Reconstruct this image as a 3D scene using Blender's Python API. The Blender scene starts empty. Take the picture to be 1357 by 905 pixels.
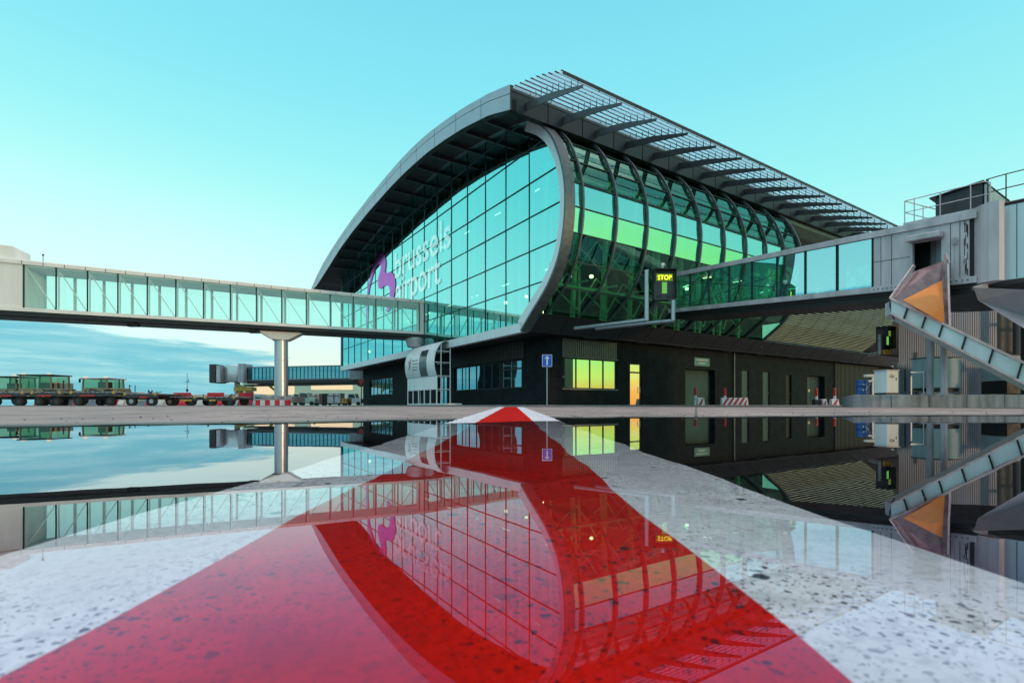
import bpy, bmesh, math, random
from mathutils import Vector, Matrix
random.seed(7)
S = bpy.context.scene
COL = S.collection
R = math.radians

# ------------------------------------------------------------------ camera
F, CX, HY, CZ = 670.0, 678.5, 537.0, 0.12      # focal length in photo pixels, vertical axis, horizon row, lens height
cam = bpy.data.cameras.new('camera')
camo = bpy.data.objects.new('camera', cam); COL.objects.link(camo)
cam.sensor_width = 36.0
cam.lens = 36.0 * F / 1357.0
cam.shift_y = (HY - 452.5) / 1357.0
cam.clip_start = 0.02; cam.clip_end = 6000
camo.location = (0, 0, CZ); camo.rotation_euler = (R(90), 0, 0)
cam.dof.use_dof = True; cam.dof.focus_distance = 22.0; cam.dof.aperture_fstop = 10.0
S.camera = camo

# ------------------------------------------------------------------ render settings
S.view_settings.view_transform = 'Standard'; S.view_settings.look = 'None'
S.view_settings.exposure = 0.0; S.view_settings.gamma = 1.0
S.cycles.use_denoising = True
S.cycles.max_bounces = 10; S.cycles.transparent_max_bounces = 24
S.cycles.glossy_bounces = 6; S.cycles.diffuse_bounces = 3
S.cycles.caustics_reflective = False; S.cycles.caustics_refractive = False
S.cycles.sample_clamp_indirect = 6.0

def lin(c):
    o = []
    for v in c[:3]:
        v = v / 255.0
        o.append(v / 12.92 if v <= 0.04045 else ((v + 0.055) / 1.055) ** 2.4)
    return (*o, 1.0)

# ------------------------------------------------------------------ world: dawn sky
SUN_AZ = Vector((1.0, -0.20, 0)).normalized(); SUN_EL = R(4.5)
W = bpy.data.worlds.new('World'); S.world = W; W.use_nodes = True
nt = W.node_tree; N = nt.nodes; L = nt.links; N.clear()
def nn(t, **k):
    n = N.new(t)
    for a, b in k.items(): setattr(n, a, b)
    return n
def mth(op, a, b=None, c=None, clamp=False):
    n = N.new('ShaderNodeMath'); n.operation = op; n.use_clamp = clamp
    for i, v in enumerate((a, b, c)):
        if v is None: continue
        if isinstance(v, (int, float)): n.inputs[i].default_value = v
        else: L.new(v, n.inputs[i])
    return n.outputs[0]
def mrange(v, a, b, c=0.0, d=1.0, smooth=True):
    n = N.new('ShaderNodeMapRange'); n.interpolation_type = 'SMOOTHSTEP' if smooth else 'LINEAR'
    L.new(v, n.inputs[0])
    for i, x in enumerate((a, b, c, d)): n.inputs[i + 1].default_value = x
    return n.outputs[0]
def ramp(v, stops):
    n = N.new('ShaderNodeValToRGB'); L.new(v, n.inputs[0]); e = n.color_ramp.elements
    while len(e) < len(stops): e.new(0.5)
    for i, (p, c) in enumerate(stops): e[i].position = p; e[i].color = lin(c)
    return n.outputs[0]
def mixc(f, a, b, mode='MIX'):
    n = N.new('ShaderNodeMix'); n.data_type = 'RGBA'; n.blend_type = mode
    for s, v in ((n.inputs[0], f), (n.inputs[6], a), (n.inputs[7], b)):
        if isinstance(v, (int, float)): s.default_value = v
        elif isinstance(v, tuple): s.default_value = v
        else: L.new(v, s)
    return n.outputs[2]
tc = nn('ShaderNodeTexCoord'); sep = nn('ShaderNodeSeparateXYZ'); L.new(tc.outputs['Generated'], sep.inputs[0])
dx, dy, dz = sep.outputs
base = ramp(dz, [(0.0, (172, 226, 222)), (0.05, (178, 240, 238)), (0.13, (202, 253, 247)), (0.24, (190, 254, 247)),
                 (0.36, (158, 243, 241)), (0.50, (134, 228, 240)), (0.64, (118, 215, 236)), (0.70, (150, 205, 215)), (0.80, (250, 238, 250))])
# pale zenith added above the frame as neutral fill light
base = mixc(mrange(dz, 0.68, 0.86), base, (1.9, 1.72, 1.85, 1.0))
# a bluer, darker sky off to the left (it shows in the gable glass) and a little to the right
sideL = mrange(dx, -0.72, -1.0)
base = mixc(mth('MULTIPLY', sideL, 0.60), base, lin((104, 205, 222)))
rightw = mrange(dx, 0.05, 0.8)
base = mixc(mth('MULTIPLY', rightw, 0.22), base, lin((130, 218, 232)))
lowleft = mth('MULTIPLY', mrange(dx, 0.0, -0.6), mth('MULTIPLY', mrange(dz, 0.45, 0.12), 0.60))
base = mixc(lowleft, base, lin((226, 255, 252)))
cream = mth('MULTIPLY', mth('MULTIPLY', mrange(dx, -.62, -.40), mrange(dx, -.05, -.22)), mrange(dz, 0.17, 0.02))
base = mixc(mth('MULTIPLY', cream, .75), base, lin((244, 242, 222)))
# glow round the sunrise
vd = nn('ShaderNodeVectorMath', operation='DOT_PRODUCT'); L.new(tc.outputs['Generated'], vd.inputs[0]); vd.inputs[1].default_value = (SUN_AZ.x, SUN_AZ.y, 0)
warm = mrange(vd.outputs['Value'], 0.62, 0.97)
wramp = ramp(dz, [(0.0, (255, 160, 84)), (0.03, (255, 185, 92)), (0.055, (236, 238, 118)), (0.10, (180, 248, 145)),
                  (0.22, (165, 248, 205)), (0.36, (155, 240, 228)), (0.66, (110, 200, 225)), (0.85, (255, 240, 232))])
base = mixc(warm, base, wramp)
# streaked cloud bank low on the left
mp = nn('ShaderNodeMapping'); L.new(tc.outputs['Generated'], mp.inputs[0]); mp.inputs['Scale'].default_value = (2.2, 2.2, 26.0)
mp.inputs['Rotation'].default_value = (0, R(-7), 0)
nz = nn('ShaderNodeTexNoise'); L.new(mp.outputs[0], nz.inputs['Vector']); nz.inputs['Scale'].default_value = 1.5; nz.inputs['Detail'].default_value = 8; nz.inputs['Roughness'].default_value = 0.55
nz2 = nn('ShaderNodeTexNoise'); L.new(mp.outputs[0], nz2.inputs['Vector']); nz2.inputs['Scale'].default_value = 4.0; nz2.inputs['Detail'].default_value = 10; nz2.inputs['Roughness'].default_value = .65
top = mth('MULTIPLY_ADD', dx, -0.19, 0.004)
edge = mth('SUBTRACT', mth('ADD', top, mth('MULTIPLY', mth('SUBTRACT', nz.outputs[0], 0.5), 0.09)), dz)
body = mrange(edge, 0.0, 0.012)
streak = mrange(nz.outputs[0], 0.36, 0.60)
cl = mth('MULTIPLY', body, mth('MULTIPLY_ADD', streak, 0.35, 0.65))
cl = mth('MULTIPLY', cl, mrange(dx, -0.12, -0.36))
cloudc = mixc(nz2.outputs[0], lin((74, 172, 202)), lin((122, 208, 220)))
base = mixc(cl, base, cloudc)
wisp = mth('MULTIPLY', mrange(nz2.outputs[0], 0.50, 0.74), mth('MULTIPLY', mrange(dz, 0.42, 0.10), 0.30))
base = mixc(wisp, base, lin((205, 240, 238)))
# below the horizon
base = mixc(mrange(dz, 0.0, -0.02), base, lin((70, 78, 80)))
bg = nn('ShaderNodeBackground'); L.new(base, bg.inputs[0]); bg.inputs[1].default_value = 1.03
sky = nn('ShaderNodeTexSky'); sky.sky_type = 'NISHITA'; sky.sun_disc = False; sky.sun_elevation = SUN_EL
sky.sun_rotation = math.atan2(.80, -.60)
bg2 = nn('ShaderNodeBackground'); L.new(sky.outputs[0], bg2.inputs[0]); bg2.inputs[1].default_value = 0.02
ad = nn('ShaderNodeAddShader'); L.new(bg.outputs[0], ad.inputs[0]); L.new(bg2.outputs[0], ad.inputs[1])
wo = nn('ShaderNodeOutputWorld'); L.new(ad.outputs[0], wo.inputs[0])

# ------------------------------------------------------------------ sun, just up on the right
sd = bpy.data.lights.new('sun', 'SUN'); so = bpy.data.objects.new('sun', sd); COL.objects.link(so)
sd.energy = 0.9; sd.angle = R(4); sd.color = (1.0, 0.62, 0.36)
sv = Vector((SUN_AZ.x * math.cos(SUN_EL), SUN_AZ.y * math.cos(SUN_EL), math.sin(SUN_EL)))
so_dir = Vector((.80, -.60, 0)); sv = Vector((so_dir.x * math.cos(SUN_EL), so_dir.y * math.cos(SUN_EL), math.sin(SUN_EL)))
so.rotation_euler = sv.to_track_quat('Z', 'Y').to_euler(); so.location = (60, -20, 40)

# ------------------------------------------------------------------ materials
def newmat(name):
    global nt, N, L
    m = bpy.data.materials.new(name); m.use_nodes = True
    nt = m.node_tree; N = nt.nodes; L = nt.links; N.clear()
    out = N.new('ShaderNodeOutputMaterial')
    return m, out
def pmat(name, c, rough=0.6, metal=0.0, var=0.25, scale=3.0, bump=0.0, bscale=40.0, streaks=False, spec=0.5, coat=0.0, stretch=None):
    """painted / raw surface with uneven tone, dirt and a fine bump; c is linear"""
    m, out = newmat(name)
    b = N.new('ShaderNodeBsdfPrincipled'); L.new(b.outputs[0], out.inputs[0])
    b.inputs['Metallic'].default_value = metal; b.inputs['Specular IOR Level'].default_value = spec
    b.inputs['Coat Weight'].default_value = coat
    g = N.new('ShaderNodeNewGeometry'); mp = N.new('ShaderNodeMapping'); L.new(g.outputs['Position'], mp.inputs[0])
    mp.inputs['Scale'].default_value = stretch or ((1, 1, 0.15) if streaks else (1, 1, 1))
    n1 = N.new('ShaderNodeTexNoise'); L.new(mp.outputs[0], n1.inputs['Vector']); n1.inputs['Scale'].default_value = scale; n1.inputs['Detail'].default_value = 7; n1.inputs['Roughness'].default_value = 0.62
    f = mrange(n1.outputs[0], 0.30, 0.70, smooth=False)
    lo = tuple(x * (1 - var) for x in c[:3]) + (1,); hi = tuple(min(1, x * (1 + var * 0.8)) for x in c[:3]) + (1,)
    L.new(mixc(f, lo, hi), b.inputs['Base Color'])
    r = mrange(n1.outputs[0], 0.25, 0.75, max(0.02, rough - 0.12), min(1, rough + 0.12), smooth=False)
    L.new(r, b.inputs['Roughness'])
    if bump:
        n2 = N.new('ShaderNodeTexNoise'); L.new(g.outputs['Position'], n2.inputs['Vector']); n2.inputs['Scale'].default_value = bscale; n2.inputs['Detail'].default_value = 4
        bp = N.new('ShaderNodeBump'); bp.inputs['Strength'].default_value = bump; bp.inputs['Distance'].default_value = 0.02
        L.new(n2.outputs[0], bp.inputs['Height']); L.new(bp.outputs[0], b.inputs['Normal'])
    return m
def glass(name, tint, refl_c, fac, rough=0.0, waves=0.0):
    m, out = newmat(name)
    t = N.new('ShaderNodeBsdfTransparent'); t.inputs[0].default_value = (*tint, 1)
    gl = N.new('ShaderNodeBsdfGlossy'); gl.inputs[0].default_value = (*refl_c, 1); gl.inputs['Roughness'].default_value = rough
    if waves:
        g = N.new('ShaderNodeNewGeometry'); n2 = N.new('ShaderNodeTexNoise'); L.new(g.outputs['Position'], n2.inputs['Vector'])
        n2.inputs['Scale'].default_value = 0.9; n2.inputs['Detail'].default_value = 1
        bp = N.new('ShaderNodeBump'); bp.inputs['Strength'].default_value = waves; bp.inputs['Distance'].default_value = 0.02
        L.new(n2.outputs[0], bp.inputs['Height']); L.new(bp.outputs[0], gl.inputs['Normal'])
    ge = N.new('ShaderNodeNewGeometry'); dt = N.new('ShaderNodeVectorMath'); dt.operation = 'DOT_PRODUCT'
    L.new(ge.outputs['Normal'], dt.inputs[0]); L.new(ge.outputs['Incoming'], dt.inputs[1])
    s5 = mth('POWER', mth('SUBTRACT', 1.0, mth('ABSOLUTE', dt.outputs['Value'])), 5.0)
    fc = mth('ADD', mth('MULTIPLY', s5, 0.9 - fac), fac + .03, clamp=True)
    mx = N.new('ShaderNodeMixShader'); L.new(fc, mx.inputs[0]); L.new(t.outputs[0], mx.inputs[1]); L.new(gl.outputs[0], mx.inputs[2])
    L.new(mx.outputs[0], out.inputs[0]); return m
def emis(name, c, s):
    m, out = newmat(name); e = N.new('ShaderNodeEmission'); e.inputs[0].default_value = (*c, 1); e.inputs[1].default_value = s
    L.new(e.outputs[0], out.inputs[0]); return m

M = {}
M['fascia'] = pmat('grey roof fascia panels', (.44, .51, .57), .38, .1, .12, 1.2, .05)
M['fascia_side'] = pmat('dark roof edge panels', (.035, .037, .042), .45, .3, .18, 1.5, .05)
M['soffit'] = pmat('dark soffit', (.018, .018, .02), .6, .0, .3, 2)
M['seam'] = pmat('black joint', (.01, .01, .01), .7)
M['frame'] = pmat('pale grey aluminium frame', (.76, .82, .86), .35, .08, .10, 1.5, .03, streaks=True)
M['mull'] = pmat('dark mullion', (.02, .035, .045), .4, .4, .2)
M['rib'] = pmat('grey steel facade rib', (.12, .14, .15), .42, .4, .25, 4, .05)
def slatglass():
    m, out = newmat('frosted glass sunshade slat')
    t = N.new('ShaderNodeBsdfTransparent'); t.inputs[0].default_value = (.92, .97, 1, 1); d = N.new('ShaderNodeBsdfTranslucent'); d.inputs[0].default_value = (.62, .88, .95, 1); g_ = N.new('ShaderNodeBsdfGlossy'); g_.inputs[0].default_value = (.8, .9, 1, 1); g_.inputs['Roughness'].default_value = .15
    a_ = N.new('ShaderNodeMixShader'); a_.inputs[0].default_value = .35; L.new(t.outputs[0], a_.inputs[1]); L.new(d.outputs[0], a_.inputs[2])
    b_ = N.new('ShaderNodeMixShader'); b_.inputs[0].default_value = .12; L.new(a_.outputs[0], b_.inputs[1]); L.new(g_.outputs[0], b_.inputs[2]); L.new(b_.outputs[0], out.inputs[0]); return m
M['louvre'] = slatglass()
M['grille'] = pmat('ribbed metal screen', (.62, .72, .60), .45, .0, .2, 2)
M['brick'] = None
M['slat'] = pmat('dark wall slats', (.055, .055, .05), .5, .3, .3, 4)
M['slatlite'] = pmat('grey green wall slats', (.20, .21, .17), .5, .3, .3, 4)
M['door'] = pmat('grey green steel door', (.045, .085, .085), .5, .2, .2, 2, streaks=True)
M['conc'] = pmat('weathered concrete', (.30, .31, .34), .85, 0, .55, 3.5, .5, 30, streaks=True)
M['conclite'] = pmat('pale weathered concrete', (.42, .43, .47), .85, 0, .30, 3.5, .4, 30, streaks=True)
M['cladgrey'] = pmat('weathered grey cladding', (.54, .50, .54), .5, .15, .28, 2.2, .1, 20, streaks=True)
M['cladblue'] = pmat('corrugated grey blue cladding', (.19, .22, .28), .45, .3, .25, 1.5, .05, streaks=True)
M['drum'] = pmat('pale blue grey drum cladding', (.55, .66, .72), .4, .3, .15, 1.5, .05, streaks=True)
M['beige'] = pmat('pale grey beige panels', (.86, .82, .77), .5, .0, .12, .8, .04, streaks=True)
M['white'] = pmat('white painted steel', (.72, .74, .76), .4, .0, .12, 3, .02, streaks=True)
M['ivory'] = pmat('white fibreglass skin', (.80, .84, .86), .35, .0, .10, 1.2, .05, streaks=True)
M['steel'] = pmat('galvanised steel tube', (.40, .42, .46), .35, .7, .15, 5)
M['col'] = pmat('brushed steel column', (.58, .58, .60), .35, .75, .1, 2, streaks=True)
M['black'] = pmat('black steel', (.012, .012, .013), .5, .1, .3, 4)
M['rubber'] = pmat('black rubber', (.015, .015, .015), .8, 0, .2, 9)
M['dark'] = pmat('dark grey steel', (.05, .05, .055), .5, .3, .3, 4, .05)
M['red'] = pmat('red plastic', (.62, .015, .04), .45, 0, .25, 3)
M['redpaint'] = pmat('red paint', (.42, .03, .03), .5, 0, .3, 8)
M['whitepl'] = pmat('white plastic', (.62, .64, .66), .5, 0, .2, 3)
M['yellow'] = pmat('yellow paint', (.55, .34, .05), .5, 0, .3, 5)
M['olive'] = pmat('cream tractor paint', (.20, .19, .12), .5, 0, .25, 5)
M['tglass'] = glass('tractor cab glass', (.62, .74, .58), (.6, .75, .6), .08)
M['blue'] = pmat('traffic sign blue', (.015, .10, .60), .4, 0, .08, 5)
M['barrel'] = pmat('blue plastic drum', (.02, .09, .32), .45, 0, .5, 9)
M['teal'] = pmat('pale teal container', (.38, .50, .54), .5, .1, .22, 3, streaks=True)
M['orange'] = pmat('orange sunlit patch colour', (1.0, .30, .07), .35, .0, .10, 5)  # orange of low sunlight on the slide, put into the base colour
M['casing'] = pmat('pale casing panel', (.62, .72, .76), .35, .1, .14, 3, streaks=True)
M['brown'] = pmat('stained chute sheet', (.26, .17, .17), .35, .5, .4, 4, .1)
M['pinksteel'] = pmat('chute edge steel', (.66, .48, .48), .4, .2, .3, 4)
M['ggable'] = glass('blue reflective glass', (.40, .95, .66), (.42, 1.0, .98), .72)
M['gside'] = glass('green tinted glass', (.26, .62, .40), (.45, .92, .68), .20)
M['gband'] = glass('side glass with green reflection tint', (.22, .50, .30), (.42, 1.0, .95), .72)  # this and the next copy side glass, brighter facet reflections put into tint
M['gteal'] = glass('side glass with teal reflection tint', (.22, .50, .35), (.52, .98, .92), .68)
def frosted():
    m, out = newmat('frosted aqua bridge glass')
    t = N.new('ShaderNodeBsdfTransparent'); t.inputs[0].default_value = (.84, 1, .96, 1); d = N.new('ShaderNodeBsdfTranslucent'); d.inputs[0].default_value = (.80, 1, .95, 1); d2_ = N.new('ShaderNodeBsdfDiffuse'); d2_.inputs[0].default_value = (.70, .95, .88, 1); g_ = N.new('ShaderNodeBsdfGlossy'); g_.inputs[0].default_value = (.7, 1, .95, 1); g_.inputs['Roughness'].default_value = .02
    q_ = N.new('ShaderNodeMixShader'); q_.inputs[0].default_value = .45; L.new(d.outputs[0], q_.inputs[1]); L.new(d2_.outputs[0], q_.inputs[2])
    a_ = N.new('ShaderNodeMixShader'); a_.inputs[0].default_value = .05; L.new(t.outputs[0], a_.inputs[1]); L.new(q_.outputs[0], a_.inputs[2])
    b_ = N.new('ShaderNodeMixShader'); b_.inputs[0].default_value = .10; L.new(a_.outputs[0], b_.inputs[1]); L.new(g_.outputs[0], b_.inputs[2]); L.new(b_.outputs[0], out.inputs[0]); return m
M['gbridge'] = frosted()
M['gbridge2'] = glass('teal bridge glass', (.50, .95, .88), (.52, .96, 1.0), .66)
M['gfar'] = glass('blue bridge glass', (.25, .5, .55), (.35, .72, .80), .5)
M['gwin'] = glass('office window glass', (.10, .2, .15), (.60, 1.0, .75), .78)
M['gwin2'] = glass('blue office window glass', (.15, .3, .3), (.42, .72, .80), .62)
M['gdoor'] = glass('door glass', (.15, .2, .1), (.92, 1.0, .85), .78)
M['room'] = pmat('dark interior', (.05, .10, .075), .8, 0, .4, 1)
M['intgreen'] = pmat('interior steelwork', (.55, .80, .62), .5, .1, .2, 2)
M['intfloor'] = pmat('interior floor', (.14, .18, .15), .5, .0, .4, 1)
M['lamp'] = emis('warm lamp', (1.0, .80, .42), 9.0)
M['tube'] = emis('fluorescent tube', (1.0, .92, .5), 4.0)
M['led'] = emis('yellow led letters', (.95, 1.0, .05), 2.4)
M['ledbg'] = emis('led glow panel', (.20, .38, .04), .6)
M['ledg'] = emis('green led bar', (.18, .55, .12), .9)
M['cream'] = emis('lit hangar windows', (1.0, .80, .50), .95)
M['sticker'] = pmat('orange white notice', (.75, .48, .28), .5, 0, .3, 30)
M['hangar'] = pmat('pale hangar cladding', (.38, .52, .44), .6, 0, .12, .2)

def brickmat():
    m, out = newmat('black brick')
    b = N.new('ShaderNodeBsdfPrincipled'); L.new(b.outputs[0], out.inputs[0]); b.inputs['Roughness'].default_value = .62
    b.inputs['Specular IOR Level'].default_value = .12
    uv = N.new('ShaderNodeUVMap'); br = N.new('ShaderNodeTexBrick'); L.new(uv.outputs[0], br.inputs['Vector'])
    br.inputs['Color1'].default_value = (.0035, .004, .005, 1); br.inputs['Color2'].default_value = (.012, .0165, .020, 1); br.inputs['Mortar'].default_value = (.008, .008, .008, 1)
    br.inputs['Scale'].default_value = 1.0; br.inputs['Mortar Size'].default_value = .012; br.inputs['Brick Width'].default_value = .24; br.inputs['Row Height'].default_value = .085
    n1 = N.new('ShaderNodeTexNoise'); L.new(uv.outputs[0], n1.inputs['Vector']); n1.inputs['Scale'].default_value = 1.3; n1.inputs['Detail'].default_value = 6
    mx = mixc(mrange(n1.outputs[0], .35, .7), br.outputs[0], (.017, .024, .030, 1)); mx2 = mixc(.5, br.outputs[0], mx)
    L.new(mx2, b.inputs['Base Color'])
    bp = N.new('ShaderNodeBump'); bp.inputs['Strength'].default_value = .8; bp.inputs['Distance'].default_value = .01; L.new(br.outputs['Fac'], bp.inputs['Height']); bp.invert = True
    L.new(bp.outputs[0], b.inputs['Normal']); return m
M['brick'] = brickmat()

# ------------------------------------------------------------------ geometry helpers
BASE = {}      # root object -> base point, so that children are stored in local coordinates
class MB:
    def __init__(s): s.v = []; s.f = []; s.uv = None
    def add(s, vs, fs):
        s.ch = getattr(s, 'ch', []) + [(len(s.v), len(s.f))]
        o = len(s.v); s.v += [tuple(p) for p in vs]; s.f += [tuple(i + o for i in f) for f in fs]; return s
    def hexa(s, p):      # 8 corners: bottom 0-3, top 4-7
        return s.add(p, [(0, 3, 2, 1), (4, 5, 6, 7), (0, 1, 5, 4), (1, 2, 6, 5), (2, 3, 7, 6), (3, 0, 4, 7)])
    def box(s, c, d, rz=0.0):
        x, y, z = (k / 2 for k in d); ca, sa = math.cos(rz), math.sin(rz); P = []
        for zz in (-z, z):
            for a, b in ((-x, -y), (x, -y), (x, y), (-x, y)): P.append((c[0] + a * ca - b * sa, c[1] + a * sa + b * ca, c[2] + zz))
        return s.hexa(P)
    def beam(s, a, b, w, h, up=(0, 0, 1)):
        a = Vector(a); b = Vector(b); t = (b - a).normalized(); up = Vector(up)
        x = t.cross(up)
        if x.length < 1e-4: x = t.cross(Vector((1, 0, 0)))
        x.normalize(); y = x.cross(t).normalized(); x *= w / 2; y *= h / 2
        return s.hexa([a - x - y, a + x - y, b + x - y, b - x - y, a - x + y, a + x + y, b + x + y, b - x + y])
    def tube(s, a, b, r, n=10, r2=None, cap=True):
        a = Vector(a); b = Vector(b); r2 = r if r2 is None else r2; t = (b - a).normalized()
        x = t.cross(Vector((0, 0, 1)))
        if x.length < 1e-3: x = Vector((1, 0, 0))
        x.normalize(); y = t.cross(x); P = []
        for c, q in ((a, r), (b, r2)):
            for i in range(n): P.append(c + (x * math.cos(2 * math.pi * i / n) + y * math.sin(2 * math.pi * i / n)) * q)
        fs = [(i, (i + 1) % n, n + (i + 1) % n, n + i) for i in range(n)]
        if cap: fs += [tuple(range(n))[::-1], tuple(range(n, 2 * n))]
        return s.add(P, fs)
    def path(s, pts, r, n=8):
        for a, b in zip(pts, pts[1:]): s.tube(a, b, r, n)
        return s
    def lathe(s, c, prof, n=32):
        P = [(c[0] + r * math.cos(2 * math.pi * i / n), c[1] + r * math.sin(2 * math.pi * i / n), c[2] + z) for r, z in prof for i in range(n)]
        fs = [(j * n + i, j * n + (i + 1) % n, (j + 1) * n + (i + 1) % n, (j + 1) * n + i) for j in range(len(prof) - 1) for i in range(n)]
        return s.add(P, fs)
    def quad(s, *p): return s.add(p, [tuple(range(len(p)))])
    def prism(s, poly, d):   # polygon of 3D points pushed along vector d
        n = len(poly); d = Vector(d); P = [Vector(p) for p in poly] + [Vector(p) + d for p in poly]
        return s.add(P, [tuple(range(n))[::-1], tuple(range(n, 2 * n))] + [(i, (i + 1) % n, n + (i + 1) % n, n + i) for i in range(n)])
    def build(s, name, mat, parent=None, bevel=0.0, smooth=False, uvf=None, fixn=True):
        off = Vector((0, 0, 0)); p = parent
        while p is not None: off += BASE.get(p.name, Vector((0, 0, 0))); p = p.parent
        me = bpy.data.meshes.new(name); me.from_pydata([tuple(Vector(v) - off) for v in s.v], [], s.f)
        if fixn:
            bm = bmesh.new(); bm.from_mesh(me); bmesh.ops.recalc_face_normals(bm, faces=bm.faces); bm.to_mesh(me); bm.free()
        if uvf:
            ul = me.uv_layers.new(name='UVMap')
            for lp in me.loops: ul.data[lp.index].uv = uvf(Vector(me.vertices[lp.vertex_index].co) + off)
        me.materials.append(mat)
        o = bpy.data.objects.new(name, me); COL.objects.link(o)
        if parent is not None: o.parent = parent
        if bevel:
            b = o.modifiers.new('bevel', 'BEVEL'); b.width = bevel; b.segments = 2; b.limit_method = 'ANGLE'
        if smooth:
            for q in me.polygons: q.use_smooth = True
            if smooth == 2: me.set_sharp_from_angle(angle=R(40))
        return o
def each(mb, name, mat, parent, **k):
    """one object for every piece collected in mb"""
    out = []; ch = mb.ch + [(len(mb.v), len(mb.f))]
    for (a, fa), (b_, fb) in zip(ch, ch[1:]):
        m_ = MB(); m_.v = mb.v[a:b_]; m_.f = [tuple(i - a for i in f) for f in mb.f[fa:fb]]; out.append(m_.build(name, mat, parent, **k))
    return out
def thing(name, label, cat, loc=(0, 0, 0), group=None):
    o = bpy.data.objects.new(name, None); COL.objects.link(o); o.location = loc; BASE[o.name] = Vector(loc)
    o.empty_display_size = .3
    return tag(o, label, cat, group)
def tag(o, label, cat, group=None):
    o['label'] = label; o['category'] = cat
    if group: o['group'] = group
    return o
def struct(o): o['kind'] = 'structure'; return o
def dup(root, loc, rz, label):
    r = root.copy(); COL.objects.link(r); r.location = loc; r.rotation_euler = (0, 0, rz); r['label'] = label
    for ch in list(root.children):
        c = ch.copy(); COL.objects.link(c); c.parent = r
        for g in list(ch.children):
            d = g.copy(); COL.objects.link(d); d.parent = c
    return r
def Wp(px, py, Y): return Vector(((px - CX) / F * Y, Y, CZ + (HY - py) * Y / F))
def GZ(x, y):     # ground height
    ys = 4.25 + (.26 * x if x > 0 else .62 * x); ys = max(1.0, min(9.0, ys))
    ys += .10 * math.sin(x * 1.7 + .6) + .05 * math.sin(x * 5.3) + .025 * math.sin(x * 13.1 + 1) + .012 * math.sin(x * 31)
    d = y - ys
    if y < -1: return -.016
    if d < 0: return max(-.016, d * .009)
    z = d * .0046
    return z if z < .045 else min(.105, .045 + (z - .045) * .8)

# ------------------------------------------------------------------ ground, puddle and painted line
def groundmat():
    m, out = newmat('apron concrete and wet asphalt')
    b = N.new('ShaderNodeBsdfPrincipled'); L.new(b.outputs[0], out.inputs[0])
    g = N.new('ShaderNodeNewGeometry'); sp = N.new('ShaderNodeSeparateXYZ'); L.new(g.outputs['Position'], sp.inputs[0])
    def noise(sc, det=6, st=(1, 1, 1), ro=.6):
        mp = N.new('ShaderNodeMapping'); L.new(g.outputs['Position'], mp.inputs[0]); mp.inputs['Scale'].default_value = st
        n = N.new('ShaderNodeTexNoise'); L.new(mp.outputs[0], n.inputs['Vector']); n.inputs['Scale'].default_value = sc; n.inputs['Detail'].default_value = det; n.inputs['Roughness'].default_value = ro; return n.outputs[0]
    a = noise(.5); s_ = noise(60, 3); c_ = noise(2.0, 9, (1, .35, 1), .75)
    col = mixc(mrange(a, .35, .65), (.23, .18, .165, 1), (.38, .285, .255, 1))
    col = mixc(mrange(c_, .50, .68), col, (.11, .10, .10, 1))
    col = mixc(mth('MULTIPLY', mrange(s_, .55, .75), .5), col, (.07, .07, .07, 1))
    vc = N.new('ShaderNodeTexVoronoi'); vc.feature = 'DISTANCE_TO_EDGE'; vc.inputs['Scale'].default_value = .7; mv = N.new('ShaderNodeVectorMath'); mv.operation = 'MULTIPLY_ADD'
    dn = N.new('ShaderNodeTexNoise'); L.new(g.outputs['Position'], dn.inputs['Vector']); dn.inputs['Scale'].default_value = 3; dn.inputs['Detail'].default_value = 6
    L.new(dn.outputs['Color'], mv.inputs[0]); mv.inputs[1].default_value = (1.2, 1.2, 0); L.new(g.outputs['Position'], mv.inputs[2]); L.new(mv.outputs[0], vc.inputs['Vector'])
    col = mixc(mth('MULTIPLY', mrange(vc.outputs['Distance'], .035, .0), mrange(a, .42, .6, 0, .9)), col, (.035, .033, .033, 1))
    joint = N.new('ShaderNodeTexBrick'); mpj = N.new('ShaderNodeMapping'); L.new(g.outputs['Position'], mpj.inputs[0]); mpj.inputs['Rotation'].default_value = (0, 0, R(20)); L.new(mpj.outputs[0], joint.inputs['Vector'])
    joint.inputs['Scale'].default_value = 1; joint.inputs['Brick Width'].default_value = 5; joint.inputs['Row Height'].default_value = 5; joint.inputs['Mortar Size'].default_value = .02; joint.offset = 0
    col = mixc(mth('MULTIPLY', joint.outputs['Fac'], .7), col, (.05, .05, .05, 1))
    wetn = mth('ADD', sp.outputs[2], mth('MULTIPLY', mth('SUBTRACT', c_, .5), .006))
    wet = mrange(wetn, .0045, .0005)
    asph = mixc(mrange(s_, .4, .7), (.005, .005, .006, 1), (.016, .016, .018, 1))
    L.new(mixc(wet, col, asph), b.inputs['Base Color'])
    L.new(mth('SUBTRACT', mrange(c_, .3, .7, .62, .85), mth('MULTIPLY', wet, .45)), b.inputs['Roughness'])
    L.new(mrange(wet, 0.0, 1.0, .4, .0), b.inputs['Specular IOR Level'])
    bp = N.new('ShaderNodeBump'); bp.inputs['Strength'].default_value = .5; bp.inputs['Distance'].default_value = .004; L.new(s_, bp.inputs['Height']); L.new(bp.outputs[0], b.inputs['Normal'])
    return m
def axis(fine, step, far):
    a = []; x = 0
    while x < fine: a.append(x); x += step
    while x < far: a.append(x); x = x * 1.35
    a.append(far); return a
xs = axis(9, .11, 2500); xs = sorted(set([-v for v in xs] + xs))
ys = [-2500, -800, -200, -60, -20, -8, -3] + [-1 + .11 * i for i in range(110)] + [11.3 + .6 * i for i in range(24)] + [28, 33, 40, 55, 80, 130, 250, 500, 1000, 2500]
g = MB(); nx = len(xs)
g.v = [(x, y, GZ(x, y)) for y in ys for x in xs]
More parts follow.
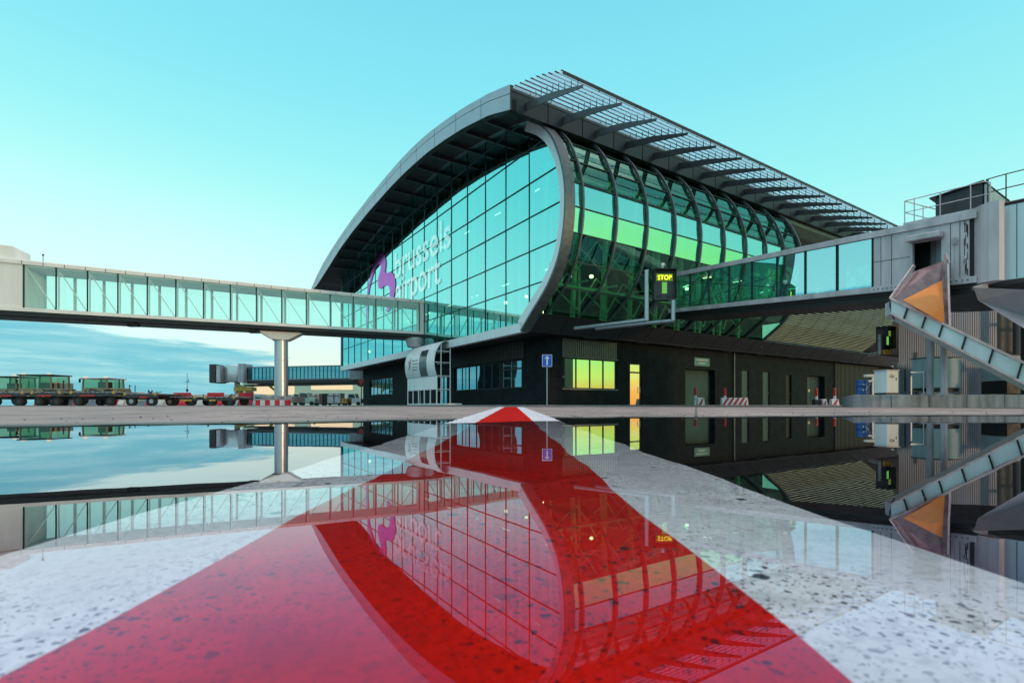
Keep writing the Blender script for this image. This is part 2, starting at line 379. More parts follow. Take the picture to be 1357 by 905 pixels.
g.f = [(j * nx + i, j * nx + i + 1, (j + 1) * nx + i + 1, (j + 1) * nx + i) for j in range(len(ys) - 1) for i in range(nx - 1)]
M['ground'] = groundmat()
struct(g.build('ground', M['ground'], smooth=True))
# far service road by the buildings, a slightly darker band
M['road'] = pmat('grey blue asphalt', (.085, .092, .10), .5, 0, .25, 1.2, .2, 50, spec=.5)
rd = MB(); xx = [-400, -120, -60, -40, -30, -20, -12, -6, 0, 6, 12, 20, 30, 60, 300]
yroad = lambda x: 19.0 - .12 * x if x < 0 else 19.0 - .02 * x
for a, b_ in zip(xx, xx[1:]):
    rd.quad((a, yroad(a), GZ(a, yroad(a)) + .006), (b_, yroad(b_), GZ(b_, yroad(b_)) + .006), (b_, 26, GZ(b_, 26) + .006), (a, 26, GZ(a, 26) + .006))
    rd.quad((a, 26, GZ(a, 26) + .006), (b_, 26, GZ(b_, 26) + .006), (b_, 120, .111), (a, 120, .111))
struct(rd.build('road', M['road']))
# puddle
def watermat():
    m, out = newmat('puddle water')
    t = N.new('ShaderNodeBsdfTransparent'); t.inputs[0].default_value = (.93, .96, .95, 1)
    gl = N.new('ShaderNodeBsdfGlossy'); gl.inputs[0].default_value = (.97, .93, 1.0, 1); gl.inputs['Roughness'].default_value = 0.0
    g = N.new('ShaderNodeNewGeometry'); n = N.new('ShaderNodeTexNoise'); L.new(g.outputs['Position'], n.inputs['Vector']); n.inputs['Scale'].default_value = 5; n.inputs['Detail'].default_value = 2
    bp = N.new('ShaderNodeBump'); bp.inputs['Strength'].default_value = .012; bp.inputs['Distance'].default_value = .01; L.new(n.outputs[0], bp.inputs['Height']); L.new(bp.outputs[0], gl.inputs['Normal'])
    dt = N.new('ShaderNodeVectorMath'); dt.operation = 'DOT_PRODUCT'; L.new(g.outputs['Normal'], dt.inputs[0]); L.new(g.outputs['Incoming'], dt.inputs[1])
    fr_ = mth('MULTIPLY_ADD', mth('POWER', mth('SUBTRACT', 1.0, mth('ABSOLUTE', dt.outputs['Value'])), 4.0), .975, .024)
    L.new(mixc(mrange(mth('ABSOLUTE', dt.outputs['Value']), .10, .40), (.97, .95, 1.0, 1), (.84, .50, 1.0, 1)), gl.inputs[0])
    mx = N.new('ShaderNodeMixShader'); L.new(fr_, mx.inputs[0]); L.new(t.outputs[0], mx.inputs[1]); L.new(gl.outputs[0], mx.inputs[2]); L.new(mx.outputs[0], out.inputs[0]); return m
w = MB().quad((-30, -30, 0), (30, -30, 0), (30, 12, 0), (-30, 12, 0))
struct(w.build('puddle_water', watermat(), fixn=False))
def linemat(name, c, spotc, crack=False, dens=.5):
    m, out = newmat(name)
    b = N.new('ShaderNodeBsdfPrincipled'); L.new(b.outputs[0], out.inputs[0]); b.inputs['Roughness'].default_value = .7; b.inputs['Specular IOR Level'].default_value = .04
    g = N.new('ShaderNodeNewGeometry')
    def noise(sc, det=5, st=(1, 1, 1)):
        mp = N.new('ShaderNodeMapping'); L.new(g.outputs['Position'], mp.inputs[0]); mp.inputs['Scale'].default_value = st
        n = N.new('ShaderNodeTexNoise'); L.new(mp.outputs[0], n.inputs['Vector']); n.inputs['Scale'].default_value = sc; n.inputs['Detail'].default_value = det; return n.outputs[0]
    big = noise(3, 6); fine = noise(140, 3)
    col = mixc(mrange(big, .3, .7), tuple(x * .78 for x in c) + (1,), tuple(min(1, x * 1.1) for x in c) + (1,))
    col = mixc(mth('MULTIPLY', mrange(fine, .42, .70), .42), col, tuple(x * .45 for x in c) + (1,))
    dist = N.new('ShaderNodeTexNoise'); L.new(g.outputs['Position'], dist.inputs['Vector']); dist.inputs['Scale'].default_value = 90
    mv = N.new('ShaderNodeVectorMath'); mv.operation = 'MULTIPLY_ADD'; L.new(dist.outputs['Color'], mv.inputs[0]); mv.inputs[1].default_value = (.010, .010, 0); L.new(g.outputs['Position'], mv.inputs[2])
    spots = None
    for sc, lo, th in ((46, .26, .90), (110, .28, .66), (230, .3, .42)):
        v = N.new('ShaderNodeTexVoronoi'); L.new(mv.outputs[0], v.inputs['Vector']); v.inputs['Scale'].default_value = sc; v.voronoi_dimensions = '2D'
        sc_ = N.new('ShaderNodeSeparateColor'); L.new(v.outputs['Color'], sc_.inputs[0])
        rad = mth('MULTIPLY', mrange(sc_.outputs[0], th, 1.0, smooth=False), .34)
        s1 = mrange(mth('SUBTRACT', v.outputs['Distance'], rad), .03, -.03)
        s1 = mth('MULTIPLY', s1, mth('GREATER_THAN', sc_.outputs[0], th))
        spots = s1 if spots is None else mth('MAXIMUM', spots, s1)
    spots = mth('MULTIPLY', spots, mrange(big, .40, .56, .3 * dens, 1.0 * dens + .3))
    grime = mrange(noise(9, 9), .50, .68); col = mixc(mth('MULTIPLY', grime, .42), col, tuple(x * .42 for x in c) + (1,))
    col = mixc(spots, col, spotc + (1,))
    if crack:
        v = N.new('ShaderNodeTexVoronoi'); v.feature = 'DISTANCE_TO_EDGE'; L.new(mv.outputs[0], v.inputs['Vector']); v.inputs['Scale'].default_value = 6
        cr = mth('MULTIPLY', mrange(v.outputs['Distance'], .02, .0), mrange(big, .45, .65, 0, .5))
        col = mixc(cr, col, spotc + (1,))
    L.new(col, b.inputs['Base Color'])
    bp = N.new('ShaderNodeBump'); bp.inputs['Strength'].default_value = .3; bp.inputs['Distance'].default_value = .002; L.new(fine, bp.inputs['Height']); L.new(bp.outputs[0], b.inputs['Normal'])
    return m
M['lred'] = linemat('worn red line paint', (.58, .006, .002), (.02, .004, .004), dens=.6)
M['lwhite'] = linemat('worn white line paint', (.74, .70, .73), (.05, .055, .075), True, .8)
def stripe(x0, x1, mat, wob0, wob1):
    s_ = MB(); yy = [-2 + .1 * i for i in range(200)]
    rows = []
    for y in yy:
        if y > 17.4: break
        j0 = wob0 * (.003 * math.sin(y * 9 + x0 * 30) + .002 * math.sin(y * 31)); j1 = wob1 * (.003 * math.sin(y * 9 + x1 * 30) + .002 * math.sin(y * 31))
        cs = [x0 + j0 + (x1 + j1 - x0 - j0) * k / 4 for k in range(5)]
        rows.append([(x, y, GZ(x, y) + .005) for x in cs])
    for a, b_ in zip(rows, rows[1:]):
        for k in range(4): s_.quad(a[k], a[k + 1], b_[k + 1], b_[k])
    return struct(s_.build('road_marking', mat, fixn=False))
stripe(-.445, -.25, M['lwhite'], 2, 1.5); stripe(-.25, .159, M['lred'], 1.5, 1.5); stripe(.159, .372, M['lwhite'], 1.5, 2)

# ------------------------------------------------------------------ terminal building frame of reference
dL = Vector((-.5476, .8367, 0)); dR = Vector((.8367, .5476, 0)); C0 = Vector((.9, 28.0, 0))
def B(u, v, z): return C0 + dL * u + dR * v + Vector((0, 0, z))
def gab(px, py, v=0):
    r = (px - CX) / F; b = C0 + dR * v; u = (b.x - r * b.y) / (r * dL.y - dL.x); Y = b.y + u * dL.y
    return u, CZ + (HY - py) * Y / F
T = thing('terminal_building', 'large glazed terminal hall with a curved overhanging roof above black brick', 'building', B(18, 18, .1))
def ubox(mb, u0, u1, v0, v1, z0, z1):
    return mb.hexa([B(u0, v0, z0), B(u1, v0, z0), B(u1, v1, z0), B(u0, v1, z0), B(u0, v0, z1), B(u1, v0, z1), B(u1, v1, z1), B(u0, v1, z1)])
VE = 50.0; EZ0 = Vector((0, 0, 1))
top = [(-2, 15.95), (.07, 16.57), (2.87, 17.21), (5.38, 17.64), (7.93, 18.0), (10.44, 18.21), (12.82, 18.28), (15.48, 18.26), (20.5, 18.1), (25.5, 17.8), (30, 17.38), (34, 16.88), (37.2, 16.38), (40.6, 15.6), (43.8, 14.62)]
bot = [(-2, 14.71), (.07, 15.42), (2.87, 16.05), (5.38, 16.46), (7.93, 16.78), (10.44, 16.94), (12.82, 17.03), (15.48, 17.03), (20.5, 16.88), (25.5, 16.56), (30, 16.1), (34, 15.45), (37.2, 14.95), (40.6, 14.45), (43.7, 14.42)]
mb = MB()      # roof shell
for (a, b_) in zip(top, top[1:]): mb.quad(B(a[0], -2.46, a[1] - .01), B(b_[0], -2.46, b_[1] - .01), B(b_[0], VE, b_[1] - .01), B(a[0], VE, a[1] - .01))
roof = mb.build('roof', M['fascia_side'], T)
mb = MB()      # recessed dark soffit
sf = [(u + (.12 if i == 0 else 0), z + .55) for i, (u, z) in enumerate(bot)]
for (a, b_) in zip(sf, sf[1:]): mb.quad(B(a[0], -2.3, a[1]), B(b_[0], -2.3, b_[1]), B(b_[0], VE, b_[1]), B(a[0], VE, a[1]))
for (a, b_) in zip(bot, bot[1:]):
    ta = a[1] + .58; tb = b_[1] + .58
    mb.hexa([B(a[0], -2.4, a[1]), B(b_[0], -2.4, b_[1]), B(b_[0], -2.1, b_[1]), B(a[0], -2.1, a[1]), B(a[0], -2.4, ta), B(b_[0], -2.4, tb), B(b_[0], -2.1, tb), B(a[0], -2.1, ta)])
ubox(mb, -1.95, -1.6, -2.4, VE, 14.73, 15.4)
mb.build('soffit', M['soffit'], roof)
mb = MB()
for i in range(16):   # purlins under the overhang
    u = -.5 + 2.4 * i
    z = [b_[1] + (c_[1] - b_[1]) * (u - b_[0]) / (c_[0] - b_[0]) for b_, c_ in zip(bot, bot[1:]) if b_[0] <= u <= c_[0]][0]
    mb.beam(B(u, -2.1, z + .42), B(u, .1, z + .42), .12, .2)
mb.build('soffit_rafters', M['rib'], roof)
# fascia panels with open joints
def ip(poly, u):
    for a, b_ in zip(poly, poly[1:]):
        if a[0] <= u <= b_[0]: return a[1] + (b_[1] - a[1]) * (u - a[0]) / (b_[0] - a[0])
mb = MB(); us = [-2, .9, 3.9, 6.9, 9.9, 12.9, 15.9, 18.9, 21.9, 24.9, 27.9, 30.9, 33.9, 36.9, 39.9, 43.6]
for a, b_ in zip(us, us[1:]):
    n = 4
    for k in range(n):
        ua = a + .03 + (b_ - a - .06) * k / n; ub = a + .03 + (b_ - a - .06) * (k + 1) / n
        for lo, hi in ((.0, .62), (.65, 1.0)):
            za0 = ip(bot, ua) + (ip(top, ua) - ip(bot, ua)) * lo; za1 = ip(bot, ua) + (ip(top, ua) - ip(bot, ua)) * hi
            zb0 = ip(bot, ub) + (ip(top, ub) - ip(bot, ub)) * lo; zb1 = ip(bot, ub) + (ip(top, ub) - ip(bot, ub)) * hi
            mb.hexa([B(ua, -2.5, za0), B(ub, -2.5, zb0), B(ub, -2.46, zb0), B(ua, -2.46, za0), B(ua, -2.5, za1), B(ub, -2.5, zb1), B(ub, -2.46, zb1), B(ua, -2.46, za1)])
mb.build('fascia', M['fascia'], roof)
mb = MB()
v = -2.5
while v < VE - .1:
    v2 = min(VE, v + 2.35); ubox(mb, -2.0, -1.93, v + .03, v2 - .03, 14.71, 15.62); ubox(mb, -2.0, -1.93, v + .03, v2 - .03, 15.66, 15.95); v = v2
ubox(mb, -1.93, -1.7, -2.45, VE, 14.74, 15.9)
mb.build('side_fascia', M['fascia_side'], roof)
# sunshade: nine rows of slats on tapering brackets
mb = MB(); cr_ = MB()
for k in range(9):
    t = k / 8.0; u = -2.3 - 3.6 * t; z = 15.72 - 1.27 * t + .10 * math.sin(math.pi * t)
    v = -2.5
    while v < VE:
        v2 = min(v + 2.35, VE); mb.beam(B(u, v + .04, z), B(u, v2 - .04, z), .22, .03, up=(dL * .36 + EZ0)); cr_.beam(B(u - .12, v, z - .03), B(u - .12, v2, z - .03), .035, .05); v = v2
mb.build('sunshade_slats', M['louvre'], roof); cr_.build('sunshade_carriers', M['dark'], roof)
mb = MB(); mb.beam(B(-6.0, -2.4, 14.35), B(-6.0, VE, 14.35), .05, .05)
mb.build('sunshade_edge_wire', M['dark'], roof)
for i in range(19):
    v = -1.5 + 2.35 * i
    if v > VE: break
    mb = MB(); th = .055
    pl = [B(-1.95, v, 15.02), B(-4.0, v, 14.52), B(-6.2, v, 13.93), B(-6.25, v, 14.03), B(-4.0, v, 14.86), B(-1.95, v, 15.42)]
    mb.prism(pl, dR * th)
    for k in range(9):
        t = k / 8.0; u = -2.3 - 3.6 * t; z = 15.72 - 1.27 * t + .10 * math.sin(math.pi * t)
        mb.beam(B(u, v + .03, z - .30), B(u, v + .03, z - .02), .035, .035)
    mb.build('sunshade_bracket', M['dark'] if i > 2 else M['rib'], roof)

# right-hand bullet profile of the hall, and the arch
prof = [(-.5, 5.25), (-2.0, 6.35), (-2.9, 7.5), (-3.36, 8.8), (-3.52, 10.05), (-3.44, 11.3), (-3.05, 12.6), (-2.35, 13.9), (-1.25, 15.0), (-.1, 15.75)]
arch = [(-.1, 15.75), (1.8, 16.3), (3.76, 16.65), (6, 17.0), (8.28, 17.3), (11, 17.5), (13.6, 17.55), (17, 17.55), (20, 17.45), (26, 16.95), (33.8, 16.1), (38.9, 15.3)]
GU = 38.7
outline = [(.35, 4.72), (-.45, 5.2)] + prof[1:] + arch[1:-1] + [(GU, 15.3), (GU, 4.72)]
def smooth_poly(p, n=3):
    o = []
    for i in range(len(p) - 1):
        p0 = p[max(0, i - 1)]; p1 = p[i]; p2 = p[i + 1]; p3 = p[min(len(p) - 1, i + 2)]
        for k in range(n):
            t = k / n
            o.append(tuple(.5 * (2 * p1[j] + (p2[j] - p0[j]) * t + (2 * p0[j] - 5 * p1[j] + 4 * p2[j] - p3[j]) * t * t + (3 * p1[j] - p0[j] - 3 * p2[j] + p3[j]) * t ** 3) for j in (0, 1)))
    o.append(p[-1]); return o
rightc = smooth_poly([(.35, 4.3), (-.65, 5.15), (-2.05, 6.3), (-2.95, 7.5), (-3.38, 8.8), (-3.52, 10.1), (-3.44, 11.3), (-3.05, 12.6), (-2.35, 13.9), (-1.35, 14.92), (-.1, 15.75)], 4)
archs = smooth_poly(arch, 3)
def clip(poly, a, b_):      # keep the side to the left of a->b
    o = []
    def sd_(p): return (b_[0] - a[0]) * (p[1] - a[1]) - (b_[1] - a[1]) * (p[0] - a[0])
    for i, p in enumerate(poly):
        q = poly[(i + 1) % len(poly)]; sp_, sq = sd_(p), sd_(q)
        if sp_ >= 0: o.append(p)
        if (sp_ >= 0) != (sq >= 0):
            t = sp_ / (sp_ - sq); o.append((p[0] + (q[0] - p[0]) * t, p[1] + (q[1] - p[1]) * t))
    return o
outl = [(.2, 4.5), (GU, 4.5), (GU, 15.3)] + list(reversed(archs[:-1])) + list(reversed(rightc[2:-1]))   # counter-clockwise in (u,z)? u to the left
area = sum(p[0] * q[1] - q[0] * p[1] for p, q in zip(outl, outl[1:] + outl[:1]))
if area < 0: outl.reverse()
# gable panes, each a pane of its own with a hair of tilt so that reflections break at the joints
hz = [4.5, 6.7, 8.57, 10.44, 12.31, 14.18, 16.05, 18.0]
uu = [-4.0, -2.5] + [-.1 + 2.4 * k for k in range(0, 17)] 
mb = MB()
for a, b_ in zip(uu, uu[1:] + [GU + .01]):
    for z0, z1 in zip(hz, hz[1:]):
        poly = [(a, z0), (b_, z0), (b_, z1), (a, z1)]
        for p, q in zip(outl, outl[1:] + outl[:1]):
            poly = clip(poly, p, q)
            if len(poly) < 3: break
        if len(poly) < 3: continue
        cu = (a + b_) / 2; cz = (z0 + z1) / 2; ta = random.gauss(0, .0022); tb = random.gauss(0, .0022)
        mb.quad(*[B(p[0], .0 + ta * (p[0] - cu) + tb * (p[1] - cz), p[1]) for p in poly])
mb.build('gable_glass', M['ggable'], T)
def zt(u):
    if u < -.1:
        c = [p for p in rightc if p[1] > 10]; c = sorted(c)
        return ip(c, u) if ip(c, u) else 15
    return ip(archs, u) or 15.3
mb = MB()
for k in range(0, 17):
    u = -.1 + 2.4 * k; mb.beam(B(u, -.02, 4.7), B(u, -.02, zt(u) - .1), .036, .04)
for z in hz[1:-1]:
    rr = [p for p in rightc]; ul = None
    for p, q in zip(rr, rr[1:]):
        if p[1] <= z <= q[1]: ul = p[0] + (q[0] - p[0]) * (z - p[1]) / (q[1] - p[1])
    if ul is None: ul = [u * .1 for u in range(0, 200) if zt(u * .1) >= z][0]
    ue = GU if z < 15.3 else [u * .1 for u in range(200, 388) if zt(u * .1) >= z][-1]
    mb.beam(B(ul, -.02, z), B(ue, -.02, z), .05, .045)
mb.build('mullions', M['mull'], T)
# arch frame
def band(mb, pts, w, v0, v1, closed=False):
    P = []
    for i, p in enumerate(pts):
        a = Vector(pts[max(0, i - 1)]); b_ = Vector(pts[min(len(pts) - 1, i + 1)]); t = (b_ - a).normalized(); n = Vector((-t.y, t.x)) if True else None
        ww = w(i / (len(pts) - 1)) if callable(w) else w
        P.append((Vector(p), Vector(p) + n * ww))
    for (a0, a1), (b0, b1) in zip(P, P[1:]):
        mb.hexa([B(a0.x, v0, a0.y), B(b0.x, v0, b0.y), B(b0.x, v1, b0.y), B(a0.x, v1, a0.y), B(a1.x, v0, a1.y), B(b1.x, v0, b1.y), B(b1.x, v1, b1.y), B(a1.x, v1, a1.y)])
mb = MB(); band(mb, rightc, lambda t: -(.50 + .25 * (1 - t) ** 2), -.14, .1)
mb.build('arch_frame', M['frame'], T, smooth=2)
mb = MB(); band(mb, rightc, .12, -.32, .30)
mb.build('arch_frame_rim', M['rib'], T, smooth=2)
mb = MB(); band(mb, archs, .45, -.16, .1)
mb.build('arch_beam', M['rib'], T, smooth=2)
mb = MB(); ubox(mb, .42, GU + .1, -.14, .25, 4.22, 4.74); mb.build('base_band', M['frame'], T)
mb = MB(); ubox(mb, GU, GU + .3, -.1, 36, 4.3, 15.2); mb.build('end_wall', M['cladblue'], T)

# side curtain wall: flat facets between ribs, green glass
ribv = [.86 + 2.35 * k for k in range(10)]   # last rib at about 22
vg = [.1] + ribv
mb = MB(); mb2 = MB(); mb3 = MB(); mb4 = MB()
for i, (a, b_) in enumerate(zip(vg, vg[1:])):
    for k, (p, q) in enumerate(zip(prof, prof[1:])):
        e = random.gauss(0, .006); tgt = mb2 if k == 3 else (mb3 if k == 4 else (mb if k < 3 else mb4))
        tgt.quad(B(p[0], a, p[1]), B(p[0] + e * .3, b_, p[1]), B(q[0] + e * .3, b_, q[1]), B(q[0] + e, a, q[1]))
mb.build('lower_side_glass', M['gside'], T); mb4.build('upper_side_glass', M['gside'], T)
mb2.build('lower_band_glass', M['gband'], T); mb3.build('upper_band_glass', M['gteal'], T)
mb = MB()
for p in prof[1:-1]: mb.beam(B(p[0] - .03, .1, p[1]), B(p[0] - .03, 22.0, p[1]), .05, .05)
mb.build('side_transoms', M['mull'], T)
proft = smooth_poly(prof, 3)
for v in ribv + [22.1]:
    mb = MB()
    band(mb, [(p[0], p[1]) for p in proft], .15, v - .045, v + .045)
    mb.build('facade_rib', M['rib'], T, smooth=2)
# metal screen beyond the glass
mb = MB(); n = 78
def pat(t):
    L_ = [0]
    for p, q in zip(prof, prof[1:]): L_.append(L_[-1] + math.hypot(q[0] - p[0], q[1] - p[1]))
    s_ = t * L_[-1]
    for i in range(len(prof) - 1):
        if L_[i] <= s_ <= L_[i + 1] + 1e-9:
            k = (s_ - L_[i]) / (L_[i + 1] - L_[i]); return (prof[i][0] + (prof[i + 1][0] - prof[i][0]) * k, prof[i][1] + (prof[i + 1][1] - prof[i][1]) * k)
for k in range(n):
    u, z = pat((k + .25) / n); u2, z2 = pat((k + .80) / n)
    for a in [22.3 + 2.1 * j for j in range(8)]:
        mb.hexa([B(u - .14, a, z), B(u - .14, a + 2.0, z), B(u - .10, a + 2.0, z + .03), B(u - .10, a, z + .03), B(u2 - .02, a, z2), B(u2 - .02, a + 2.0, z2), B(u2 + .02, a + 2.0, z2 + .03), B(u2 + .02, a, z2 + .03)])
mb.build('metal_screen', M['grille'], T)
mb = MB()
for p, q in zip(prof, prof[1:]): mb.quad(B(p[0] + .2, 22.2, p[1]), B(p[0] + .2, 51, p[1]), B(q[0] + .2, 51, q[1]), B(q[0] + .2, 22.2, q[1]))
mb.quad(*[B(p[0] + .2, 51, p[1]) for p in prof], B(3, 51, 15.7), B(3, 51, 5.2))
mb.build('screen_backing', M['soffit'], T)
# sloping metal skirt under the side glass, with its panel joints
mb = MB(); v = .1
while v < 49:
    mb.hexa([B(.35, v + .03, 4.28), B(.35, v + 2.32, 4.28), B(.45, v + 2.32, 4.30), B(.45, v + .03, 4.30), B(-.62, v + .03, 5.16), B(-.62, v + 2.32, 5.16), B(-.5, v + 2.32, 5.2), B(-.5, v + .03, 5.2)]); v += 2.35
mb.build('skirt_panels', M['fascia_side'], T)
mb = MB(); ubox(mb, .3, GU, .25, 51, 4.30, 4.55); mb.build('floor_slab', M['soffit'], T)
mb = MB()
for v in (5.2, 9.9, 14.6, 19.3, 24.0, 28.7): mb.box(B(.72, v, 4.28), (1.1, .10, .02), math.atan2(dR.y, dR.x))
each(mb, 'soffit_light_fitting', M['steel'], T)

# interior: galleries, core, trusses and columns seen through the glass
mb = MB()
ubox(mb, 1.0, 38, 4.0, 38, 9.0, 9.35); ubox(mb, 6, 38, .9, 38, 4.56, 4.66)
each(mb, 'gallery_floor', M['intfloor'], T)
mb = MB(); ubox(mb, 9, 36, 9, 38, 4.7, 16.0); ubox(mb, -.2, 9, 22.4, 22.6, 4.7, 15); each(mb, 'inner_core', M['room'], T)
mb = MB()
for k in range(9):
    v = .9 + 2.35 * k
    mb.beam(B(.1, v, 5.3), B(-.5, v, 13.6), .22, .22)
    mb.beam(B(2.2, v, 4.6), B(2.2, v, 16), .16, .16)
    for z in (7.2, 10.9, 13.2): mb.beam(B(-1.2, v, z), B(2.2, v, z + .3), .10, .10)
for k in range(8):
    v = .9 + 2.35 * k
    for z in (5.7, 8.0, 11.2): mb.tube(B(-.3, v, z), B(.6, v + 2.35, z + 2.3), .05, 6); mb.tube(B(.6, v, z + 2.3), B(-.3, v + 2.35, z), .05, 6)
for k in range(15):
    u = 1.5 + 2.4 * k
    mb.beam(B(u, 1.4, 4.6), B(u, 1.4, zt(u) - .5), .16, .22)
    mb.tube(B(u, 1.4, 5 + (k % 3)), B(u + 2.4, 3.2, 8 + (k % 3)), .04, 6); mb.tube(B(u, 3.2, 9.5), B(u + 2.4, 1.4, 12.5), .04, 6)
    mb.tube(B(u, 1.5, zt(u) - 1.6), B(u + 1.2, 1.5, zt(u + 1) - .6), .05, 6); mb.tube(B(u + 1.2, 1.5, zt(u + 1) - .6), B(u + 2.4, 1.5, zt(u + 2.4) - 1.6), .05, 6)
for z in (7.0, 13.4, 14.6): mb.beam(B(-.3, .6, z), B(-.3, 22, z), .12, .14)
mb.build('inner_steelwork', M['intgreen'], T)
mb = MB()
for u, v, z in ((1.4, 4.2, 8.2), (.6, 5.2, 8.1), (8.6, 4, 7.7), (6.8, 4.6, 7.9), (3.6, 3.6, 6.2), (32, 1.2, 6.0)): mb.lathe(B(u, v, z), [(0, -.12), (.10, -.08), (.13, 0), (.10, .08), (0, .12)], 10)
each(mb, 'ceiling_lamp', M['lamp'], T)

mb = MB()
for k in range(7):
    mb.beam(B(2.5 + 4.6 * k, 3.4, 8.75), B(3.5 + 4.6 * k, 3.4, 8.75), .10, .06); mb.beam(B(2.5 + 4.6 * k, 2.6, 13.6), B(3.2 + 4.6 * k, 2.6, 13.6), .08, .06)
M['strip'] = emis('added interior fill light', (.85, 1.0, .75), 3.0)  # glowing strips added to brighten the steelwork behind the gable glass
each(mb, 'fill_strip', M['strip'], T)
# lettering and emblem on the gable glass
def text_mesh(body, name, mat, parent, origin, ex, ey, width=None, height=1.0, depth=.02, bold=.0, hsrc=None):
    cu = bpy.data.curves.new('t', 'FONT'); cu.body = body; cu.size = 1.0; cu.extrude = depth / 2; cu.offset = bold
    to = bpy.data.objects.new('t', cu); COL.objects.link(to)
    dg = bpy.context.evaluated_depsgraph_get(); me = bpy.data.meshes.new_from_object(to.evaluated_get(dg))
    bpy.data.objects.remove(to)
    xs_ = [v.co.x for v in me.vertices]; ys_ = [v.co.y for v in me.vertices]; x0, x1 = min(xs_), max(xs_); y1 = max(ys_)
    sx = (width / (x1 - x0)) if width else height / y1; sy = height / y1
    ez = ex.cross(ey); off = Vector((0, 0, 0)); p = parent
    while p is not None: off += BASE.get(p.name, Vector((0, 0, 0))); p = p.parent
    for v in me.vertices:
        c = v.co; v.co = origin + ex * ((c.x - x0) * sx) + ey * (c.y * sy) + ez * c.z - off
    me.name = name; me.materials.clear(); me.materials.append(mat)
    o = bpy.data.objects.new(name, me); COL.objects.link(o); o.parent = parent; return o
def film(name, c, a):
    m, out = newmat(name); t = N.new('ShaderNodeBsdfTransparent'); d = N.new('ShaderNodeBsdfGlossy'); d.inputs[0].default_value = (*c, 1); d.inputs['Roughness'].default_value = .12
    mx = N.new('ShaderNodeMixShader'); mx.inputs[0].default_value = a; L.new(t.outputs[0], mx.inputs[1]); L.new(d.outputs[0], mx.inputs[2]); L.new(mx.outputs[0], out.inputs[0]); return m
M['film'] = film('white window film', (1, 1, 1), .44); M['purple'] = film('purple window film', (.62, .20, .62), .72)
EZ = Vector((0, 0, 1))
text_mesh('brussels', 'lettering', M['film'], T, B(20.7, -.07, 11.45), -dL, EZ, 11.2, 2.25, .012, .012)
text_mesh('airport', 'lettering', M['film'], T, B(20.5, -.07, 9.2), -dL, EZ, 9.3, 2.1, .012, .012)
lz = [(168, 760), (172, 690), (190, 590), (222, 450), (255, 372), (300, 345), (322, 378), (330, 450), (326, 528), (370, 520), (402, 555), (411, 640), (398, 735), (384, 800), (350, 860), (335, 850), (360, 740), (364, 680), (352, 640), (320, 638), (285, 665), (264, 645), (264, 575), (284, 500), (286, 466), (268, 458), (240, 490), (205, 600), (184, 700), (178, 860), (172, 1040), (164, 1060), (160, 900)]
lp = smooth_poly([gab(460 + x / 6.4625, 280 + y / 6.4625, -.07) for x, y in lz] + [gab(460 + 168 / 6.4625, 280 + 760 / 6.4625, -.07)], 3)[:-1]
MB().prism([B(p[0], -.07, p[1]) for p in lp], dR * .012).build('emblem', M['purple'], T)

# ---- brick ground floor
FZ = .10
def wall_with_holes(mb, horiz, u0, u1, z0, z1, holes, th, place):
    """one wall as cells round its openings; place(s, t, z): s along, t through the wall"""
    ss = sorted(set([u0, u1] + [h[0] for h in holes] + [h[1] for h in holes])); zs = sorted(set([z0, z1] + [h[2] for h in holes] + [h[3] for h in holes]))
    for a, b_ in zip(ss, ss[1:]):
        for c, d in zip(zs, zs[1:]):
            m_, n_ = (a + b_) / 2, (c + d) / 2
            if any(h[0] < m_ < h[1] and h[2] < n_ < h[3] for h in holes): continue
            mb.hexa([place(a, 0, c), place(b_, 0, c), place(b_, th, c), place(a, th, c), place(a, 0, d), place(b_, 0, d), place(b_, th, d), place(a, th, d)])
pg = lambda s_, t, z: B(s_, 2.0 + t, z)         # gable side wall, plane v = 2
ps = lambda s_, t, z: B(1.0 + t, s_, z)         # long side wall, plane u = 1
gh = [(3.6, 13.0, 1.25, 3.05), (27.0, 34.6, 1.25, 3.0), (14.4, 16.0, FZ, 2.5)]
mb = MB(); wall_with_holes(mb, 0, 1.0, 37.0, FZ, 4.32, gh, .35, pg)
mb.build('brick_wall', M['brick'], T, uvf=lambda p: ((p - C0).dot(dL), p.z))
sh = [(3.25, 7.8, 1.15, 3.03), (3.25, 7.8, 3.13, 4.2), (9.0, 10.1, FZ, 2.92), (14.7, 18.2, FZ, 2.8), (21.7, 22.65, FZ, 2.93), (24.7, 25.7, FZ, 2.93), (28.3, 29.2, FZ, 2.8), (31.9, 35.1, FZ, 2.85)]
mb = MB(); wall_with_holes(mb, 0, 2.36, 52.0, FZ, 4.31, sh, .35, ps)
ubox(mb, 1.36, 36.9, 51.8, 52, FZ, 4.31)
mb.build('brick_wall', M['brick'], T, uvf=lambda p: ((p - C0).dot(dR), p.z))
mb = MB(); ubox(mb, 1.5, 36.5, 6, 38, FZ, 4.29); mb.build('inner_wall', M['room'], T)
